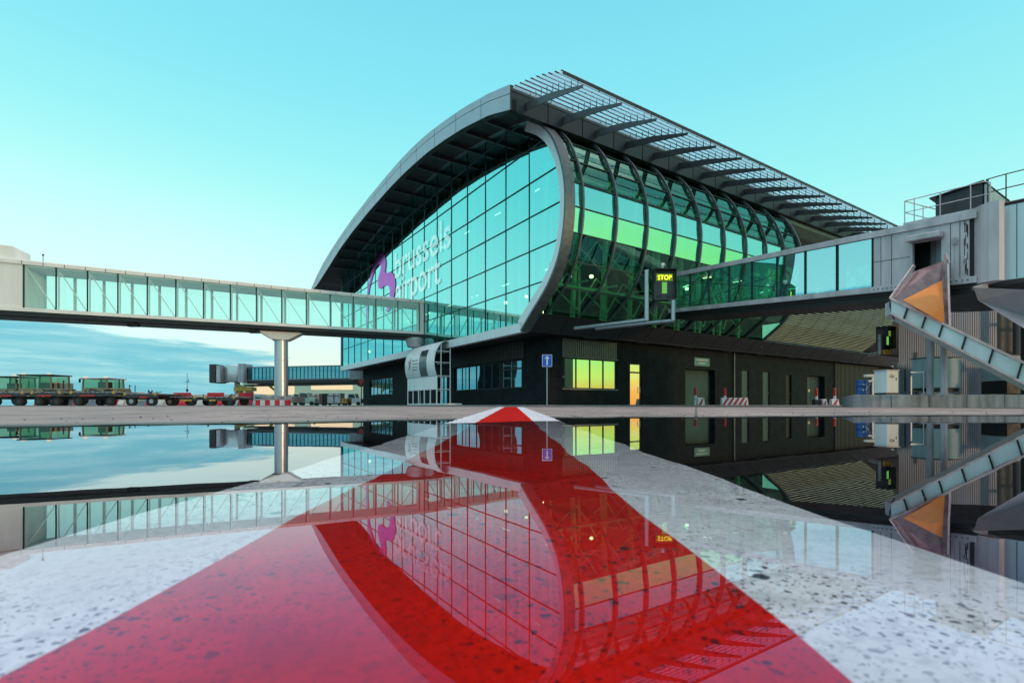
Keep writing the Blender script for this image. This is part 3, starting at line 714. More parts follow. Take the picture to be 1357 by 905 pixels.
def window(name, place, s0, s1, z0, z1, n, gm, depth=.12, transom=None, fm='dark'):
    fr = MB(); e = .06
    def bx(a, b_, c, d, t0=depth - .05, t1=depth + .05):
        fr.hexa([place(a, t0, c), place(b_, t0, c), place(b_, t1, c), place(a, t1, c), place(a, t0, d), place(b_, t0, d), place(b_, t1, d), place(a, t1, d)])
    bx(s0, s1, z0, z0 + e); bx(s0, s1, z1 - e, z1); bx(s0, s0 + e, z0 + e, z1 - e); bx(s1 - e, s1, z0 + e, z1 - e)
    for k in range(1, n):
        s_ = s0 + (s1 - s0) * k / n; bx(s_ - .03, s_ + .03, z0 + e, z1 - e, depth - .045, depth + .045)
    if transom: bx(s0 + e, s1 - e, transom - .05, transom + .05, depth - .048, depth + .048)
    f = fr.build(name, M[fm], T)
    g_ = MB(); 
    for k in range(n):
        a = s0 + (s1 - s0) * k / n; b_ = s0 + (s1 - s0) * (k + 1) / n; w_ = random.gauss(0, .003)
        g_.quad(place(a, depth + w_, z0), place(b_, depth - w_, z0), place(b_, depth - w_, z1), place(a, depth + w_, z1))
    g_.build('pane', gm, f)
    return f
wf = window('window', pg, 6.3, 13.0, 1.25, 3.05, 6, M['gwin2'])
window('window', pg, 3.6, 6.25, 1.25, 3.05, 2, M['gdoor'] if 0 else M['gwin2'], .2, 2.5)
window('window', pg, 27.0, 34.6, 1.25, 3.0, 6, M['gwin2'])
window('door', pg, 14.4, 16.0, FZ, 2.5, 2, M['gwin2'])
wf = window('window', ps, 3.25, 7.8, 1.15, 3.03, 4, M['gwin'])
mb = MB(); mb.hexa([ps(3.2, -.06, 1.08), ps(7.85, -.06, 1.08), ps(7.85, .12, 1.08), ps(3.2, .12, 1.08), ps(3.2, -.06, 1.14), ps(7.85, -.06, 1.14), ps(7.85, .12, 1.14), ps(3.2, .12, 1.14)]); 
mb.hexa([ps(3.2, -.04, 3.05), ps(7.85, -.04, 3.05), ps(7.85, .1, 3.05), ps(3.2, .1, 3.05), ps(3.2, -.04, 3.11), ps(7.85, -.04, 3.11), ps(7.85, .1, 3.11), ps(3.2, .1, 3.11)])
mb.build('sill', M['slatlite'], wf)
mb = MB()
for k in range(30):
    s_ = 3.3 + 4.45 * k / 29; mb.hexa([ps(s_ - .035, .02, 3.14), ps(s_ + .035, .02, 3.14), ps(s_ + .035, .12, 3.14), ps(s_ - .035, .12, 3.14), ps(s_ - .035, .02, 4.2), ps(s_ + .035, .02, 4.2), ps(s_ + .035, .12, 4.2), ps(s_ - .035, .12, 4.2)])
mb.build('wall_slats', M['slatlite'], T)
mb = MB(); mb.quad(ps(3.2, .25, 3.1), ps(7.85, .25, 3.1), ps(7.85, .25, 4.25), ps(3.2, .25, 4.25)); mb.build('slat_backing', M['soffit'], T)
mb = MB()
for k in range(60):
    s_ = 3.4 + 9.8 * k / 59; mb.hexa([pg(s_ - .04, -.05, 3.12), pg(s_ + .04, -.05, 3.12), pg(s_ + .04, 0, 3.12), pg(s_ - .04, 0, 3.12), pg(s_ - .04, -.05, 4.2), pg(s_ + .04, -.05, 4.2), pg(s_ + .04, 0, 4.2), pg(s_ - .04, 0, 4.2)])
mb.build('wall_slats', M['slat'], T); mb = MB()
for k in range(34):
    s_ = 37.4 + 9.0 * k / 33; mb.hexa([ps(s_ - .06, -.05, FZ), ps(s_ + .06, -.05, FZ), ps(s_ + .06, 0, FZ), ps(s_ - .06, 0, FZ), ps(s_ - .06, -.05, 4.2), ps(s_ + .06, -.05, 4.2), ps(s_ + .06, 0, 4.2), ps(s_ - .06, 0, 4.2)])
mb.build('wall_slats', M['slat'], T)
gd = window('glass_door', ps, 9.0, 10.1, FZ, 2.92, 1, M['gdoor'], .10, 2.33)
mb = MB(); mb.tube(ps(9.95, .0, .95), ps(9.95, .0, 1.35), .02, 6); mb.beam(ps(9.95, 0, 1.0), ps(9.95, .08, 1.0), .02, .02); mb.beam(ps(9.95, 0, 1.3), ps(9.95, .08, 1.3), .02, .02); mb.build('handle', M['steel'], gd)
def pdoor(s0, s1, z1, mat, depth, stickers=0, label=None):
    d = MB(); d.hexa([ps(s0, depth, FZ), ps(s1, depth, FZ), ps(s1, depth + .06, FZ), ps(s0, depth + .06, FZ), ps(s0, depth, z1), ps(s1, depth, z1), ps(s1, depth + .06, z1), ps(s0, depth + .06, z1)])
    if s1 - s0 > 2: 
        m_ = (s0 + s1) / 2; d.hexa([ps(m_ - .02, depth - .02, FZ), ps(m_ + .02, depth - .02, FZ), ps(m_ + .02, depth, FZ), ps(m_ - .02, depth, FZ), ps(m_ - .02, depth - .02, z1), ps(m_ + .02, depth - .02, z1), ps(m_ + .02, depth, z1), ps(m_ - .02, depth, z1)])
    o = d.build('door', mat, T); mb = MB()
    for s_, z in stickers or []:
        mb.hexa([ps(s_ - .17, depth - .015, z - .12), ps(s_ + .17, depth - .015, z - .12), ps(s_ + .17, depth - .003, z - .12), ps(s_ - .17, depth - .003, z - .12), ps(s_ - .17, depth - .015, z + .12), ps(s_ + .17, depth - .015, z + .12), ps(s_ + .17, depth - .003, z + .12), ps(s_ - .17, depth - .003, z + .12)])
    if stickers: each(mb, 'door_notice', M['sticker'], o)
    mb = MB(); mb.tube(ps(s1 - .18, depth - .06, 1.15), ps(s1 - .05, depth - .06, 1.15), .02, 6); mb.beam(ps(s1 - .06, depth - .06, 1.15), ps(s1 - .06, depth, 1.15), .02, .02); mb.build('handle', M['steel'], o)
    return o
pdoor(14.7, 18.2, 2.8, M['door'], .55, [(15.05, 1.55), (16.15, 1.55), (17.35, 1.5)])
pdoor(21.7, 22.65, 2.93, M['door'], .10); pdoor(24.7, 25.7, 2.93, M['door'], .10)
pdoor(28.3, 29.2, 2.8, M['black'], .15); pdoor(31.9, 35.1, 2.85, M['door'], .5, [(33.2, 1.5)])
mb = MB()
for s0, s1, z1 in ((14.7, 18.2, 2.8), (31.9, 35.1, 2.85)):
    for a, b_ in ((s0 - .1, s0), (s1, s1 + .1)): mb.hexa([ps(a, .36, FZ), ps(b_, .36, FZ), ps(b_, .62, FZ), ps(a, .62, FZ), ps(a, .36, z1), ps(b_, .36, z1), ps(b_, .62, z1), ps(a, .62, z1)])
each(mb, 'door_reveal', M['black'], T)
mb = MB(); mb.hexa([ps(15.65, -.06, 3.05), ps(17.45, -.06, 3.05), ps(17.45, 0, 3.05), ps(15.65, 0, 3.05), ps(15.65, -.06, 3.66), ps(17.45, -.06, 3.66), ps(17.45, 0, 3.66), ps(15.65, 0, 3.66)])
M['signgreen'] = pmat('green sign plate', (.10, .24, .20), .5, 0, .1, 4)
sg = mb.build('door_sign', M['signgreen'], T)
for r_, (n_, z) in enumerate(((12, 3.44), (8, 3.2))):
    mb = MB()
    for k in range(n_):
        s_ = 16.55 - n_ * .055 + k * .11; h_ = .10 + .05 * ((k * 7 + r_) % 3 == 0)
        mb.hexa([ps(s_, -.07, z), ps(s_ + .055, -.07, z), ps(s_ + .055, -.062, z), ps(s_, -.062, z), ps(s_, -.07, z + h_), ps(s_ + .055, -.07, z + h_), ps(s_ + .055, -.062, z + h_), ps(s_, -.062, z + h_)])
    mb.build('sign_writing', M['white'], sg)
for s_, zt_, m_ in ((20.55, 4.25, 'slatlite'), (37.0, 4.25, 'slat')):
    mb = MB(); mb.tube(ps(s_, -.09, FZ), ps(s_, -.09, zt_), .06, 10)
    for z in (1, 2.4, 3.8): mb.box(ps(s_, -.05, z), (.16, .16, .04), math.atan2(dR.y, dR.x))
    mb.build('downpipe', M[m_], T)
# narrow raised pavement round the brick base
pv = MB(); ubox(pv, -.4, .99, -.3, 46, .02, .135); ubox(pv, .99, 38, -.3, 1.99, .02, .135)
struct(pv.build('pavement', M['conc']))

# ------------------------------------------------------------------ boarding bridges
def along(A, Bp, t): return (A[0] + (Bp[0] - A[0]) * t, A[1] + (Bp[1] - A[1]) * t)
class Bridge:
    """sloping gangway; A and B are (x, y, z_bottom, z_top) of its near side"""
    def __init__(s, A, Bp, width):
        s.A = Vector(A[:2]); s.B = Vector(Bp[:2]); s.z = (A[2], A[3], Bp[2], Bp[3]); t = (s.B - s.A).normalized()
        n = Vector((-t.y, t.x)); mid = (s.A + s.B) / 2
        if n.dot(mid) < 0: n = -n
        s.n = n; s.w = width
    def P(s, t, w, h):   # t along, w away from the camera in metres, h fraction of height
        xy = s.A.lerp(s.B, t) + s.n * w; z0 = s.z[0] + (s.z[2] - s.z[0]) * t; z1 = s.z[1] + (s.z[3] - s.z[1]) * t
        return Vector((xy.x, xy.y, z0 + (z1 - z0) * h))
    def blk(s, mb, t0, t1, w0, w1, h0, h1, dz0=0, dz1=0):
        d0 = Vector((0, 0, dz0)); d1 = Vector((0, 0, dz1))
        return mb.hexa([s.P(t0, w0, h0) + d0, s.P(t1, w0, h0) + d0, s.P(t1, w1, h0) + d0, s.P(t0, w1, h0) + d0, s.P(t0, w0, h1) + d1, s.P(t1, w0, h1) + d1, s.P(t1, w1, h1) + d1, s.P(t0, w1, h1) + d1])
# left bridge
LA, LB = (-31.9, 31.5, 6.05, 9.25), (-6.95, 40.0, 5.72, 8.35)
TL = thing('passenger_bridge', 'long glazed passenger bridge on a steel column left of the terminal hall', 'passenger bridge', (-19, 36, .1))
b = Bridge(LA, LB, 2.6)
b.A = Vector((-31.9, 31.5)); tg = .045
mb = MB(); b.blk(mb, -.12, 1, -.05, 2.65, 0, .075); b.build = None
mb.build('floor_edge', M['beige'], TL)
mb = MB(); b.blk(mb, -.12, 1, .0, 2.6, -.09, -.003); mb.build('floor_beam', M['black'], TL)
mb = MB(); b.blk(mb, -.12, 1, -.08, 2.68, .93, 1.0); b.blk(mb, -.12, 1, .1, 2.5, 1.003, 1.03); mb.build('roof', M['beige'], TL)
mb = MB(); b.blk(mb, -.12, tg, 0, 2.6, .078, .928); b.blk(mb, .985, 1.0, 0, 2.6, .078, .928); each(mb, 'wall_panel', M['beige'], TL)
mb = MB(); b.blk(mb, -.10, .018, .3, 2.3, 1.035, 1.30); mb.build('roof_housing', M['beige'], TL, bevel=.05)
mb = MB(); b.blk(mb, tg, .985, .05, 2.55, .90, .925); M['ceil'] = pmat('white ceiling panels', (.82, .80, .80), .6, 0, .05, 1); mb.build('ceiling', M['ceil'], TL)
gl1 = MB(); gl2 = MB(); ps_ = MB(); tr = MB(); n = 15
for k in range(n):
    t0 = tg + (.985 - tg) * k / n; t1 = tg + (.985 - tg) * (k + 1) / n
    e = random.gauss(0, .003)
    gl1.quad(b.P(t0, e, .078), b.P(t1, -e, .078), b.P(t1, -e, .928), b.P(t0, e, .928)); gl2.quad(b.P(t0, 2.6, .078), b.P(t1, 2.6, .078), b.P(t1, 2.6, .928), b.P(t0, 2.6, .928))
    tr.beam(b.P(t0, .18, .92), b.P(t1 - .004, .18, .08), .07, .05); 
    tr.beam(b.P(t0, 2.42, .08), b.P(t0, 2.42, .92), .12, .12)
    tr.beam(b.P(t0 + .002, .18, .08), b.P(t0 + .002, .18, .92), .05, .08)
for k in range(n + 1):
    t0 = tg + (.985 - tg) * k / n; ps_.beam(b.P(t0, -.03, .07), b.P(t0, -.03, .93), .06, .06)
gl1.build('side_glass', M['gbridge'], TL); gl2.build('side_glass', M['gbridge'], TL); each(ps_, 'glazing_post', M['mull'], TL); tr.build('truss', M['ceil'], TL)
tcol = .604; cp = b.P(tcol, 1.0, 0)
cc = MB(); cc.tube((cp.x, cp.y, .75), (cp.x, cp.y, 5.2), .47, 32); colo = cc.build('column', M['col'], TL, smooth=2)
mb = MB(); ta = .028; bx_ = (b.B - b.A).normalized()
q = [Vector((cp.x, cp.y, 0)) + Vector((bx_.x, bx_.y, 0)) * a + Vector((0, 0, z)) for a, z in ((-1.5, 5.72), (-1.4, 5.45), (-.55, 4.95), (.55, 4.95), (1.4, 5.45), (1.5, 5.72))]
mb.prism([p - Vector((b.n.x, b.n.y, 0)) * .6 for p in q], Vector((b.n.x, b.n.y, 0)) * 1.4); mb.build('column_head', M['beige'], colo)
mb = MB(); [mb.tube((cp.x, cp.y, z_), (cp.x, cp.y, z_ + .04), .485, 32) for z_ in (1.9, 3.4, 4.85)]; mb.build('weld_rings', M['cladgrey'], colo, smooth=2)
mb = MB(); mb.tube((cp.x + .42, cp.y - .35, .8), (cp.x + .42, cp.y - .35, 5.3), .05, 8); mb.build('drainpipe', M['cladgrey'], colo, smooth=2)
mb = MB(); [mb.box((cp.x + .62 * math.cos(a_), cp.y + .62 * math.sin(a_), .82), (.08, .08, .1)) for a_ in [k * math.pi / 4 for k in range(8)]]; mb.tube((cp.x, cp.y, .76), (cp.x, cp.y, .80), .72, 24); mb.build('foot_bolts', M['steel'], colo)
mb = MB(); mb.beam(b.P(-.1, .4, -.11), b.P(1, .4, -.11), .16, .07); mb.build('cable_tray', M['dark'], TL)
mb = MB(); [mb.beam(b.P(t_, -.085, .935), b.P(t_, -.085, 1.0), .03, .02) for t_ in [k / 24 for k in range(24)]]; mb.build('roof_joints', M['dark'], TL)
mb = MB(); p_ = b.P(.075, .4, 1.03); mb.tube(p_, p_ + Vector((0, 0, .45)), .02, 6); mb.box(p_ + Vector((0, 0, .5)), (.1, .06, .1)); mb.build('antenna', M['dark'], TL)
mb = MB(); mb.box((cp.x + .15, cp.y, .55), (2.3, 2.3, .45)); mb.build('column_base', M['conc'], TL, bevel=.02)
for k in range(7):
    mb = MB(); mb.box((cp.x - 1.05 + .35 * k, cp.y - 1.3, .30), (.34, .2, .40)); mb.build('warning_block', M['red'] if k % 2 == 0 else M['whitepl'], TL)
mb = MB(); 
for t_ in (.42, .70): p_ = b.P(t_ - .16, .5, 0); mb.box((p_.x, p_.y, p_.z - .42), (.7, .3, .25))
each(mb, 'service_box', M['black'], TL)
mb = MB(); p_ = b.P(.99, .8, 0); mb.lathe((p_.x - .3, p_.y - .2, 4.75), [(0, 0), (.6, 0), (.75, .5), (.75, .72), (0, .72)], 20); mb.build('end_bracket', M['cladgrey'], TL)

# right bridge
RA, RB = (9.3, 29.9, 5.60, 7.86), (15.1, 16.4, 4.12, 6.42)
TR = thing('boarding_bridge', 'grey boarding bridge with teal windows sloping from the hall to a round cabin', 'boarding bridge', (13, 21, .4))
b = Bridge(RA, RB, 2.4); tg0, tg1 = .02, .78
mb = MB(); b.blk(mb, 0, 1, -.06, 2.46, -.01, .085); b.blk(mb, 0, 1, -.06, 2.46, .905, 1.0); each(mb, 'edge_beam', M['cladgrey'], TR)
mb = MB(); b.blk(mb, 0, 1, .0, 2.4, -.16, -.012); mb.build('floor_beam', M['black'], TR)
mb = MB(); b.blk(mb, 0, 1, .15, 2.3, 1.003, 1.03); mb.build('roof', M['cladgrey'], TR)
# wall panel with the chute opening
mb = MB(); o0, o1, oh0, oh1 = .872, .932, .10, .70
b.blk(mb, tg1, o0, 0, .12, .087, .903); b.blk(mb, o1, .985, 0, .12, .087, .903); b.blk(mb, o0, o1, 0, .12, oh1, .903)
b.blk(mb, tg1, .985, 2.28, 2.4, .087, .903); mb.build('wall_panel', M['cladgrey'], TR)
mb = MB(); b.blk(mb, o0 - .02, o1 + .02, .9, 1.0, .087, .9); b.blk(mb, o0 - .03, o0 - .02, .12, 1, .087, .9); b.blk(mb, o1 + .02, o1 + .03, .12, 1, .087, .9); mb.build('opening_lining', M['soffit'], TR)
mb = MB(); b.blk(mb, o0 - .006, o1 + .006, -.28, -.02, .71, .80); mb.build('opening_hood', M['cladgrey'], TR, bevel=.03)
mb = MB(); b.blk(mb, .985, 1.0, .05, 2.3, .0, .95); mb.build('gasket', M['seam'], TR)
gl1 = MB(); gl2 = MB(); fr = MB(); tr = MB(); n = 8
for k in range(n):
    t0 = tg0 + (tg1 - tg0) * k / n; t1 = tg0 + (tg1 - tg0) * (k + 1) / n; e = random.gauss(0, .004)
    gl1.quad(b.P(t0, .03 + e, .087), b.P(t1, .03 - e, .087), b.P(t1, .03 - e, .903), b.P(t0, .03 + e, .903)); gl2.quad(b.P(t0, 2.37, .087), b.P(t1, 2.37, .087), b.P(t1, 2.37, .903), b.P(t0, 2.37, .903))
    tr.beam(b.P(t0, .2, .12), b.P(t1, .2, .88), .07, .06); tr.beam(b.P(t0, 2.2, .88), b.P(t1, 2.2, .12), .07, .06)
for k in range(n + 1):
    t0 = tg0 + (tg1 - tg0) * k / n; fr.beam(b.P(t0, -.01, .08), b.P(t0, -.01, .91), .05, .06); tr.beam(b.P(t0, 2.25, .08), b.P(t0, 2.25, .91), .08, .08)
gl1.build('side_glass', M['gbridge2'], TR); gl2.build('side_glass', M['gbridge2'], TR); each(fr, 'glazing_post', M['mull'], TR); tr.build('truss', M['cladgrey'], TR)
mb = MB(); 
for t_ in (.1, .745): mb.beam(b.P(t_, 1.2, .86), b.P(t_ + .04, 1.2, .86), .12, .05)
each(mb, 'ceiling_light', M['tube'], TR)
mb = MB()
for t_ in (.80, .825, .848, .95, .968):
    if t_ < .84 or t_ > .94: mb.beam(b.P(t_, -.006, .09), b.P(t_, -.006, .90), .012, .012)
mb.beam(b.P(.782, -.006, .5), b.P(.868, -.006, .5), .012, .012); mb.build('panel_seams', M['dark'], TR)
mb = MB(); [mb.box(b.P(.785 + .0105 * k, -.07, .04), (.03, .03, .03)) for k in range(20)]; mb.build('bolt_heads', M['dark'], TR)
mb = MB(); mb.tube(b.P(.05, -.12, -.03), b.P(.985, -.12, -.03), .03, 8); mb.tube(b.P(.05, -.12, -.07), b.P(.985, -.12, -.07), .02, 8); mb.build('conduit', M['black'], TR)
M['rust'] = pmat('rust streaks', (.05, .022, .015), .9, 0, .7, 9)
mb = MB()
for k in range(26):
    h0 = random.uniform(.1, .85); t_ = .983 - abs(random.gauss(0, .004)); mb.beam(b.P(t_, -.004, h0), b.P(t_, -.004, min(.9, h0 + random.uniform(.03, .14))), .004, random.uniform(.02, .05))
mb.build('rust_streaks', M['rust'], TR)
mb = MB(); p_ = b.P(.96, -.1, .62); mb.box(p_, (.10, .10, .22)); mb.tube(p_ + Vector((0, 0, -.1)), b.P(.96, -.08, .05), .014, 6); mb.build('switch_box', M['conclite'], TR)
# transition piece, round cabin
mb = MB(); A2 = b.P(1.0, 0, 0); 
xs2 = [Wp(1300, 0, 16.25), Wp(1311, 0, 16.0), Wp(1324, 0, 15.85), Wp(1331, 0, 15.9)]
for a, c_ in zip(xs2, xs2[1:]):
    mb.hexa([(a.x, a.y, 4.05), (c_.x, c_.y, 4.05), (c_.x + .3, c_.y + 2.5, 4.05), (a.x + .3, a.y + 2.5, 4.05), (a.x, a.y, 6.55), (c_.x, c_.y, 6.55), (c_.x + .3, c_.y + 2.5, 6.55), (a.x + .3, a.y + 2.5, 6.55)])
mb.build('bellows', M['cladgrey'], TR)
RC = (18.2, 18.0); mb = MB()
pr = []
for k in range(120):
    a = 2 * math.pi * k / 120; r_ = 3.0 + (.004 if k % 2 else 0); pr.append((RC[0] + r_ * math.cos(a), RC[1] + r_ * math.sin(a)))
P_ = [(x, y, z) for z in (4.12, 6.50) for x, y in pr]; mb.add(P_, [(i, (i + 1) % 120, 120 + (i + 1) % 120, 120 + i) for i in range(120)] + [tuple(range(120))[::-1], tuple(range(120, 240))])
drum = mb.build('round_cabin', M['drum'], TR)
mb = MB(); mb.lathe((RC[0], RC[1], 6.50), [(3.02, 0), (3.06, .08), (3.0, .12), (0, .2)], 64); mb.lathe((RC[0], RC[1], 3.98), [(0, 0), (3.0, 0), (3.04, .14)], 64); mb.build('cabin_rim', M['dark'], drum, smooth=2)
mb = MB()
for k in range(14):
    a_ = math.radians(150 + 9 * k); mb.beam((RC[0] + 3.008 * math.cos(a_), RC[1] + 3.008 * math.sin(a_), 4.15), (RC[0] + 3.008 * math.cos(a_), RC[1] + 3.008 * math.sin(a_), 6.48), .015, .012)
mb.build('cabin_seams', M['dark'], drum)
M['underf'] = pmat('grey painted underframe', (.36, .34, .37), .6, .0, .14, .8, .04)
# sloping underframe
mb = MB(); q = [Wp(1290, 381, 15.9), Wp(1296, 398, 15.9), Wp(1362, 438, 13.6), Wp(1420, 440, 13), Wp(1420, 370, 13), Wp(1362, 384, 13.6)]
mb.prism(q, (1.2, .7, 0)); mb.prism([Wp(1289, 380, 16.2), Wp(1303, 392, 16.2), Wp(1310, 384, 16.2), Wp(1309, 374, 16.2)], (.3, .4, 0)); mb.build('underframe', M['underf'], TR)
mb = MB(); mb.tube((19.2, 18.6, .4), (19.2, 18.6, 4.1), .35, 16); mb.build('support_leg', M['dark'], TR)
# rooftop unit
def q3(t, w, z): p = b.P(t, w, 1.0); return Vector((p.x, p.y, p.z + z))
mb = MB(); mb.hexa([q3(.905, .45, .05), q3(.995, .45, .05), q3(.995, 1.9, .05), q3(.905, 1.9, .05), q3(.905, .45, .85), q3(.995, .45, 1.0), q3(.995, 1.9, .62), q3(.905, 1.9, .5)])
ru = mb.build('rooftop_unit', M['dark'], TR)
mb = MB(); mb.hexa([q3(.997, .5, .05), q3(1.0, .5, .05), q3(1.0, 1.85, .05), q3(.997, 1.85, .05), q3(.997, .5, .96), q3(1.0, .5, .96), q3(1.0, 1.85, .6), q3(.997, 1.85, .6)]); mb.build('unit_end_panel', M['teal'], ru)
mb = MB(); mb.hexa([q3(.895, .35, .87), q3(1.0, .35, 1.03), q3(1.0, 2.0, .62), q3(.895, 2.0, .48), q3(.895, .35, .91), q3(1.0, .35, 1.07), q3(1.0, 2.0, .66), q3(.895, 2.0, .52)]); mb.build('unit_lid', M['black'], ru)
mb = MB(); r0 = .013
b.blk(mb, .85, .995, .05, .35, 1.0, 1.0, .01, .12)
mb.build('roof_kerb', M['cladgrey'], TR)
mb = MB(); tp = []
posts = [.852, .873, .927, .985]
for t_ in posts: mb.tube(q3(t_, .08, 0), q3(t_, .08, .92), .018, 6)
mb.tube(q3(1.02, .08, .05), q3(1.02, .08, .86), .018, 6)
mb.path([q3(.852, .08, .92), q3(1.01, .08, .92), q3(1.02, .08, .84)], .018, 6); mb.path([q3(.852, .08, .5), q3(1.02, .08, .5)], .015, 6)
mb.path([q3(.852, .08, .92), q3(.852, 2.2, .92)], .018, 6); mb.path([q3(.852, .08, .5), q3(.852, 2.2, .5)], .015, 6)
mb.tube(q3(.852, 1.2, 0), q3(.852, 1.2, .92), .018, 6); mb.tube(q3(.852, 2.2, 0), q3(.852, 2.2, .92), .018, 6)
mb.build('guard_rail', M['cladgrey'], TR)
mb = MB(); pts = []
for k in range(17):
    a = math.radians(208 + 9 * k); pts.append(Vector((RC[0] + 2.9 * math.cos(a), RC[1] + 2.9 * math.sin(a), 6.6)))
for i, p in enumerate(pts):
    mb.tube(p, p + Vector((0, 0, .95)), .018 if i % 3 else .04, 6)
for h_ in (.5, .95): mb.path([p + Vector((0, 0, h_)) for p in pts], .018, 6)
mb.build('guard_rail', M['dark'], TR)

# metal slide below the bridge opening
SL = thing('baggage_slide', 'metal baggage slide with a painted sunlit orange patch, hanging from the grey bridge wall', 'baggage slide', (13.8, 17.6, .45))
a_, b2, P0, Q0 = Wp(1211, 360, 17.75), Wp(1250, 346, 17.1), Wp(1183, 396, 17.5), Wp(1256, 432, 16.5)
def plate(mb, pts, th=.03):
    pts = [Vector(p) for p in pts]; n_ = (pts[1] - pts[0]).cross(pts[2] - pts[0]).normalized()
    if n_.y < 0: n_ = -n_
    return mb.prism(pts, n_ * th)
mb = MB(); plate(mb, [a_, b2, Q0, P0]); mb.build('hopper_floor', M['brown'], SL)
mb = MB(); plate(mb, [Wp(1197, 397.5, 16.50), Wp(1248.5, 371.5, 16.80), Wp(1252, 429, 16.40)], .02); mb.build('sunlit_patch', M['orange'], SL)  # sun patch on the hopper, painted as an orange sheet
mb = MB(); plate(mb, [Wp(1248, 372, 16.80), Wp(1250.5, 350, 16.9), Wp(1256, 352, 16.8), Wp(1258, 431, 16.40), Wp(1252, 429.5, 16.44)], .03); mb.build('hopper_cheek', M['brown'], SL)
mb = MB(); mb.beam(Wp(1252.5, 338, 16.9), Wp(1257, 350, 16.75), .05, .14); mb.beam(Wp(1256, 350, 16.74), Wp(1258.5, 433, 16.36), .05, .12); mb.beam(Wp(1211.5, 352, 17.7), Wp(1180, 396, 17.4), .05, .1); mb.build('hopper_edge', M['pinksteel'], SL)
def cv(px, py0, py1, Y): return Wp(px, py0, Y), Wp(px, py1, Y)
e0 = cv(1181, 396, 415, 17.4); e1 = cv(1430, 516, 546, 14.4)
def cvl(t, h, d=0):
    p = e0[0].lerp(e1[0], t); q_ = e0[1].lerp(e1[1], t); r_ = p.lerp(q_, h); return r_ + Vector((.25, .6, 0)).normalized() * d
mb = MB(); mb.hexa([cvl(0, 1, 0), cvl(1, 1, 0), cvl(1, 1, .7), cvl(0, 1, .7), cvl(0, .10, 0), cvl(1, .10, 0), cvl(1, .10, .7), cvl(0, .10, .7)]); mb.build('slide_casing', M['casing'], SL)
mb = MB(); mb.beam(cvl(-.005, 0, 0), cvl(1, 0, 0), .12, .07); mb.beam(cvl(-.005, 1.02, 0), cvl(1, 1.02, 0), .12, .06); mb.build('slide_rail', M['pinksteel'], SL)
mb = MB()
for t_ in (.09, .20, .30, .43, .575, .72, .86): mb.beam(cvl(t_ + .012, .08, -.03), cvl(t_ - .012, .98, -.03), .05, .05)
mb.build('casing_rib', M['black'], SL)
mb = MB(); plate(mb, [Wp(1179, 396, 17.4), Wp(1182, 416, 17.4), Wp(1186, 424, 17.5), Wp(1180, 410, 17.6)]); mb.build('end_plate', M['dark'], SL)
mb = MB(); 
for px in (1232.5, 1251): 
    p_ = Wp(px, 500, 17.3 if px < 1240 else 17.0); mb.tube((p_.x, p_.y, .45), (p_.x, p_.y, 2.75), .10, 14); mb.box((p_.x, p_.y, .48), (.34, .34, .04))
each(mb, 'leg', M['conc'], SL, smooth=2)

# far bridge beyond the hall
TF = thing('far_boarding_bridge', 'distant boarding bridge with a round silver head far left of the hall', 'boarding bridge', (-30, 68, .1))
b = Bridge((-35.6, 68, 3.45, 5.2), (-19.5, 66, 3.62, 5.35), 2.8)
mb = MB(); b.blk(mb, 0, 1, -.05, 2.85, -.02, .06); b.blk(mb, 0, 1, -.05, 2.85, .96, 1.04); mb.build('frame', M['cladblue'], TF)
mb = MB(); b.blk(mb, 0, 1, .0, 2.8, -.24, -.022); b.blk(mb, -.05, 1, .5, 2.2, -.42, -.30); mb.build('floor_beam', M['dark'], TF)
mb = MB(); b.blk(mb, 0, 1, .02, .04, .06, .96); b.blk(mb, 0, 1, 2.75, 2.78, .06, .96); each(mb, 'side_glass', M['gfar'], TF)
mb = MB(); [mb.beam(b.P(k / 30, -.01, .06), b.P(k / 30, -.01, .96), .07, .05) for k in range(31)]; [mb.beam(b.P(k / 15, .3, .06), b.P((k + 1) / 15, .3, .96), .05, .05) for k in range(15)]; mb.build('glazing_post', M['mull'], TF)
mb = MB(); mb.lathe((-37.6, 69.2, 3.3), [(0, 0), (1.55, 0), (1.6, .1), (1.6, 2.1), (1.5, 2.25), (0, 2.35)], 36); mb.build('round_head', M['col'], TF, smooth=2)
mb = MB(); mb.box((-39.9, 68.6, 4.35), (.9, 2.6, 2.5)); mb.build('dock_canopy', M['dark'], TF, bevel=.1)
mb = MB(); mb.box((-39.1, 68.4, 4.3), (.5, 2.2, 2.2)); mb.build('dock_cabin', M['cladgrey'], TF)
mb = MB(); mb.box((-36.0, 68.3, 4.4), (.7, 2.4, 2.5)); mb.box((-20.2, 66.2, 4.45), (1.4, 2.6, 2.0)); each(mb, 'end_panel', M['conclite'], TF)
mb = MB(); mb.tube((-37.6, 69.2, .1), (-37.6, 69.2, 3.3), .35, 14); mb.build('support_leg', M['cladgrey'], TF)
mb = MB(); mb.box((-36.2, 68.6, 2.3), (2.4, 1.4, .5)); mb.beam((-37.2, 68.4, 2.9), (-35.2, 68.4, 2.2), .25, .25); mb.beam((-33, 68.4, 2.9), (-31.8, 68.4, 1.9), .25, .25); mb.tube((-36.9, 68.2, 1.9), (-36.9, 68.8, 1.9), .35, 12); mb.tube((-35.6, 68.2, 1.9), (-35.6, 68.8, 1.9), .35, 12); each(mb, 'drive_unit', M['yellow'], TF)

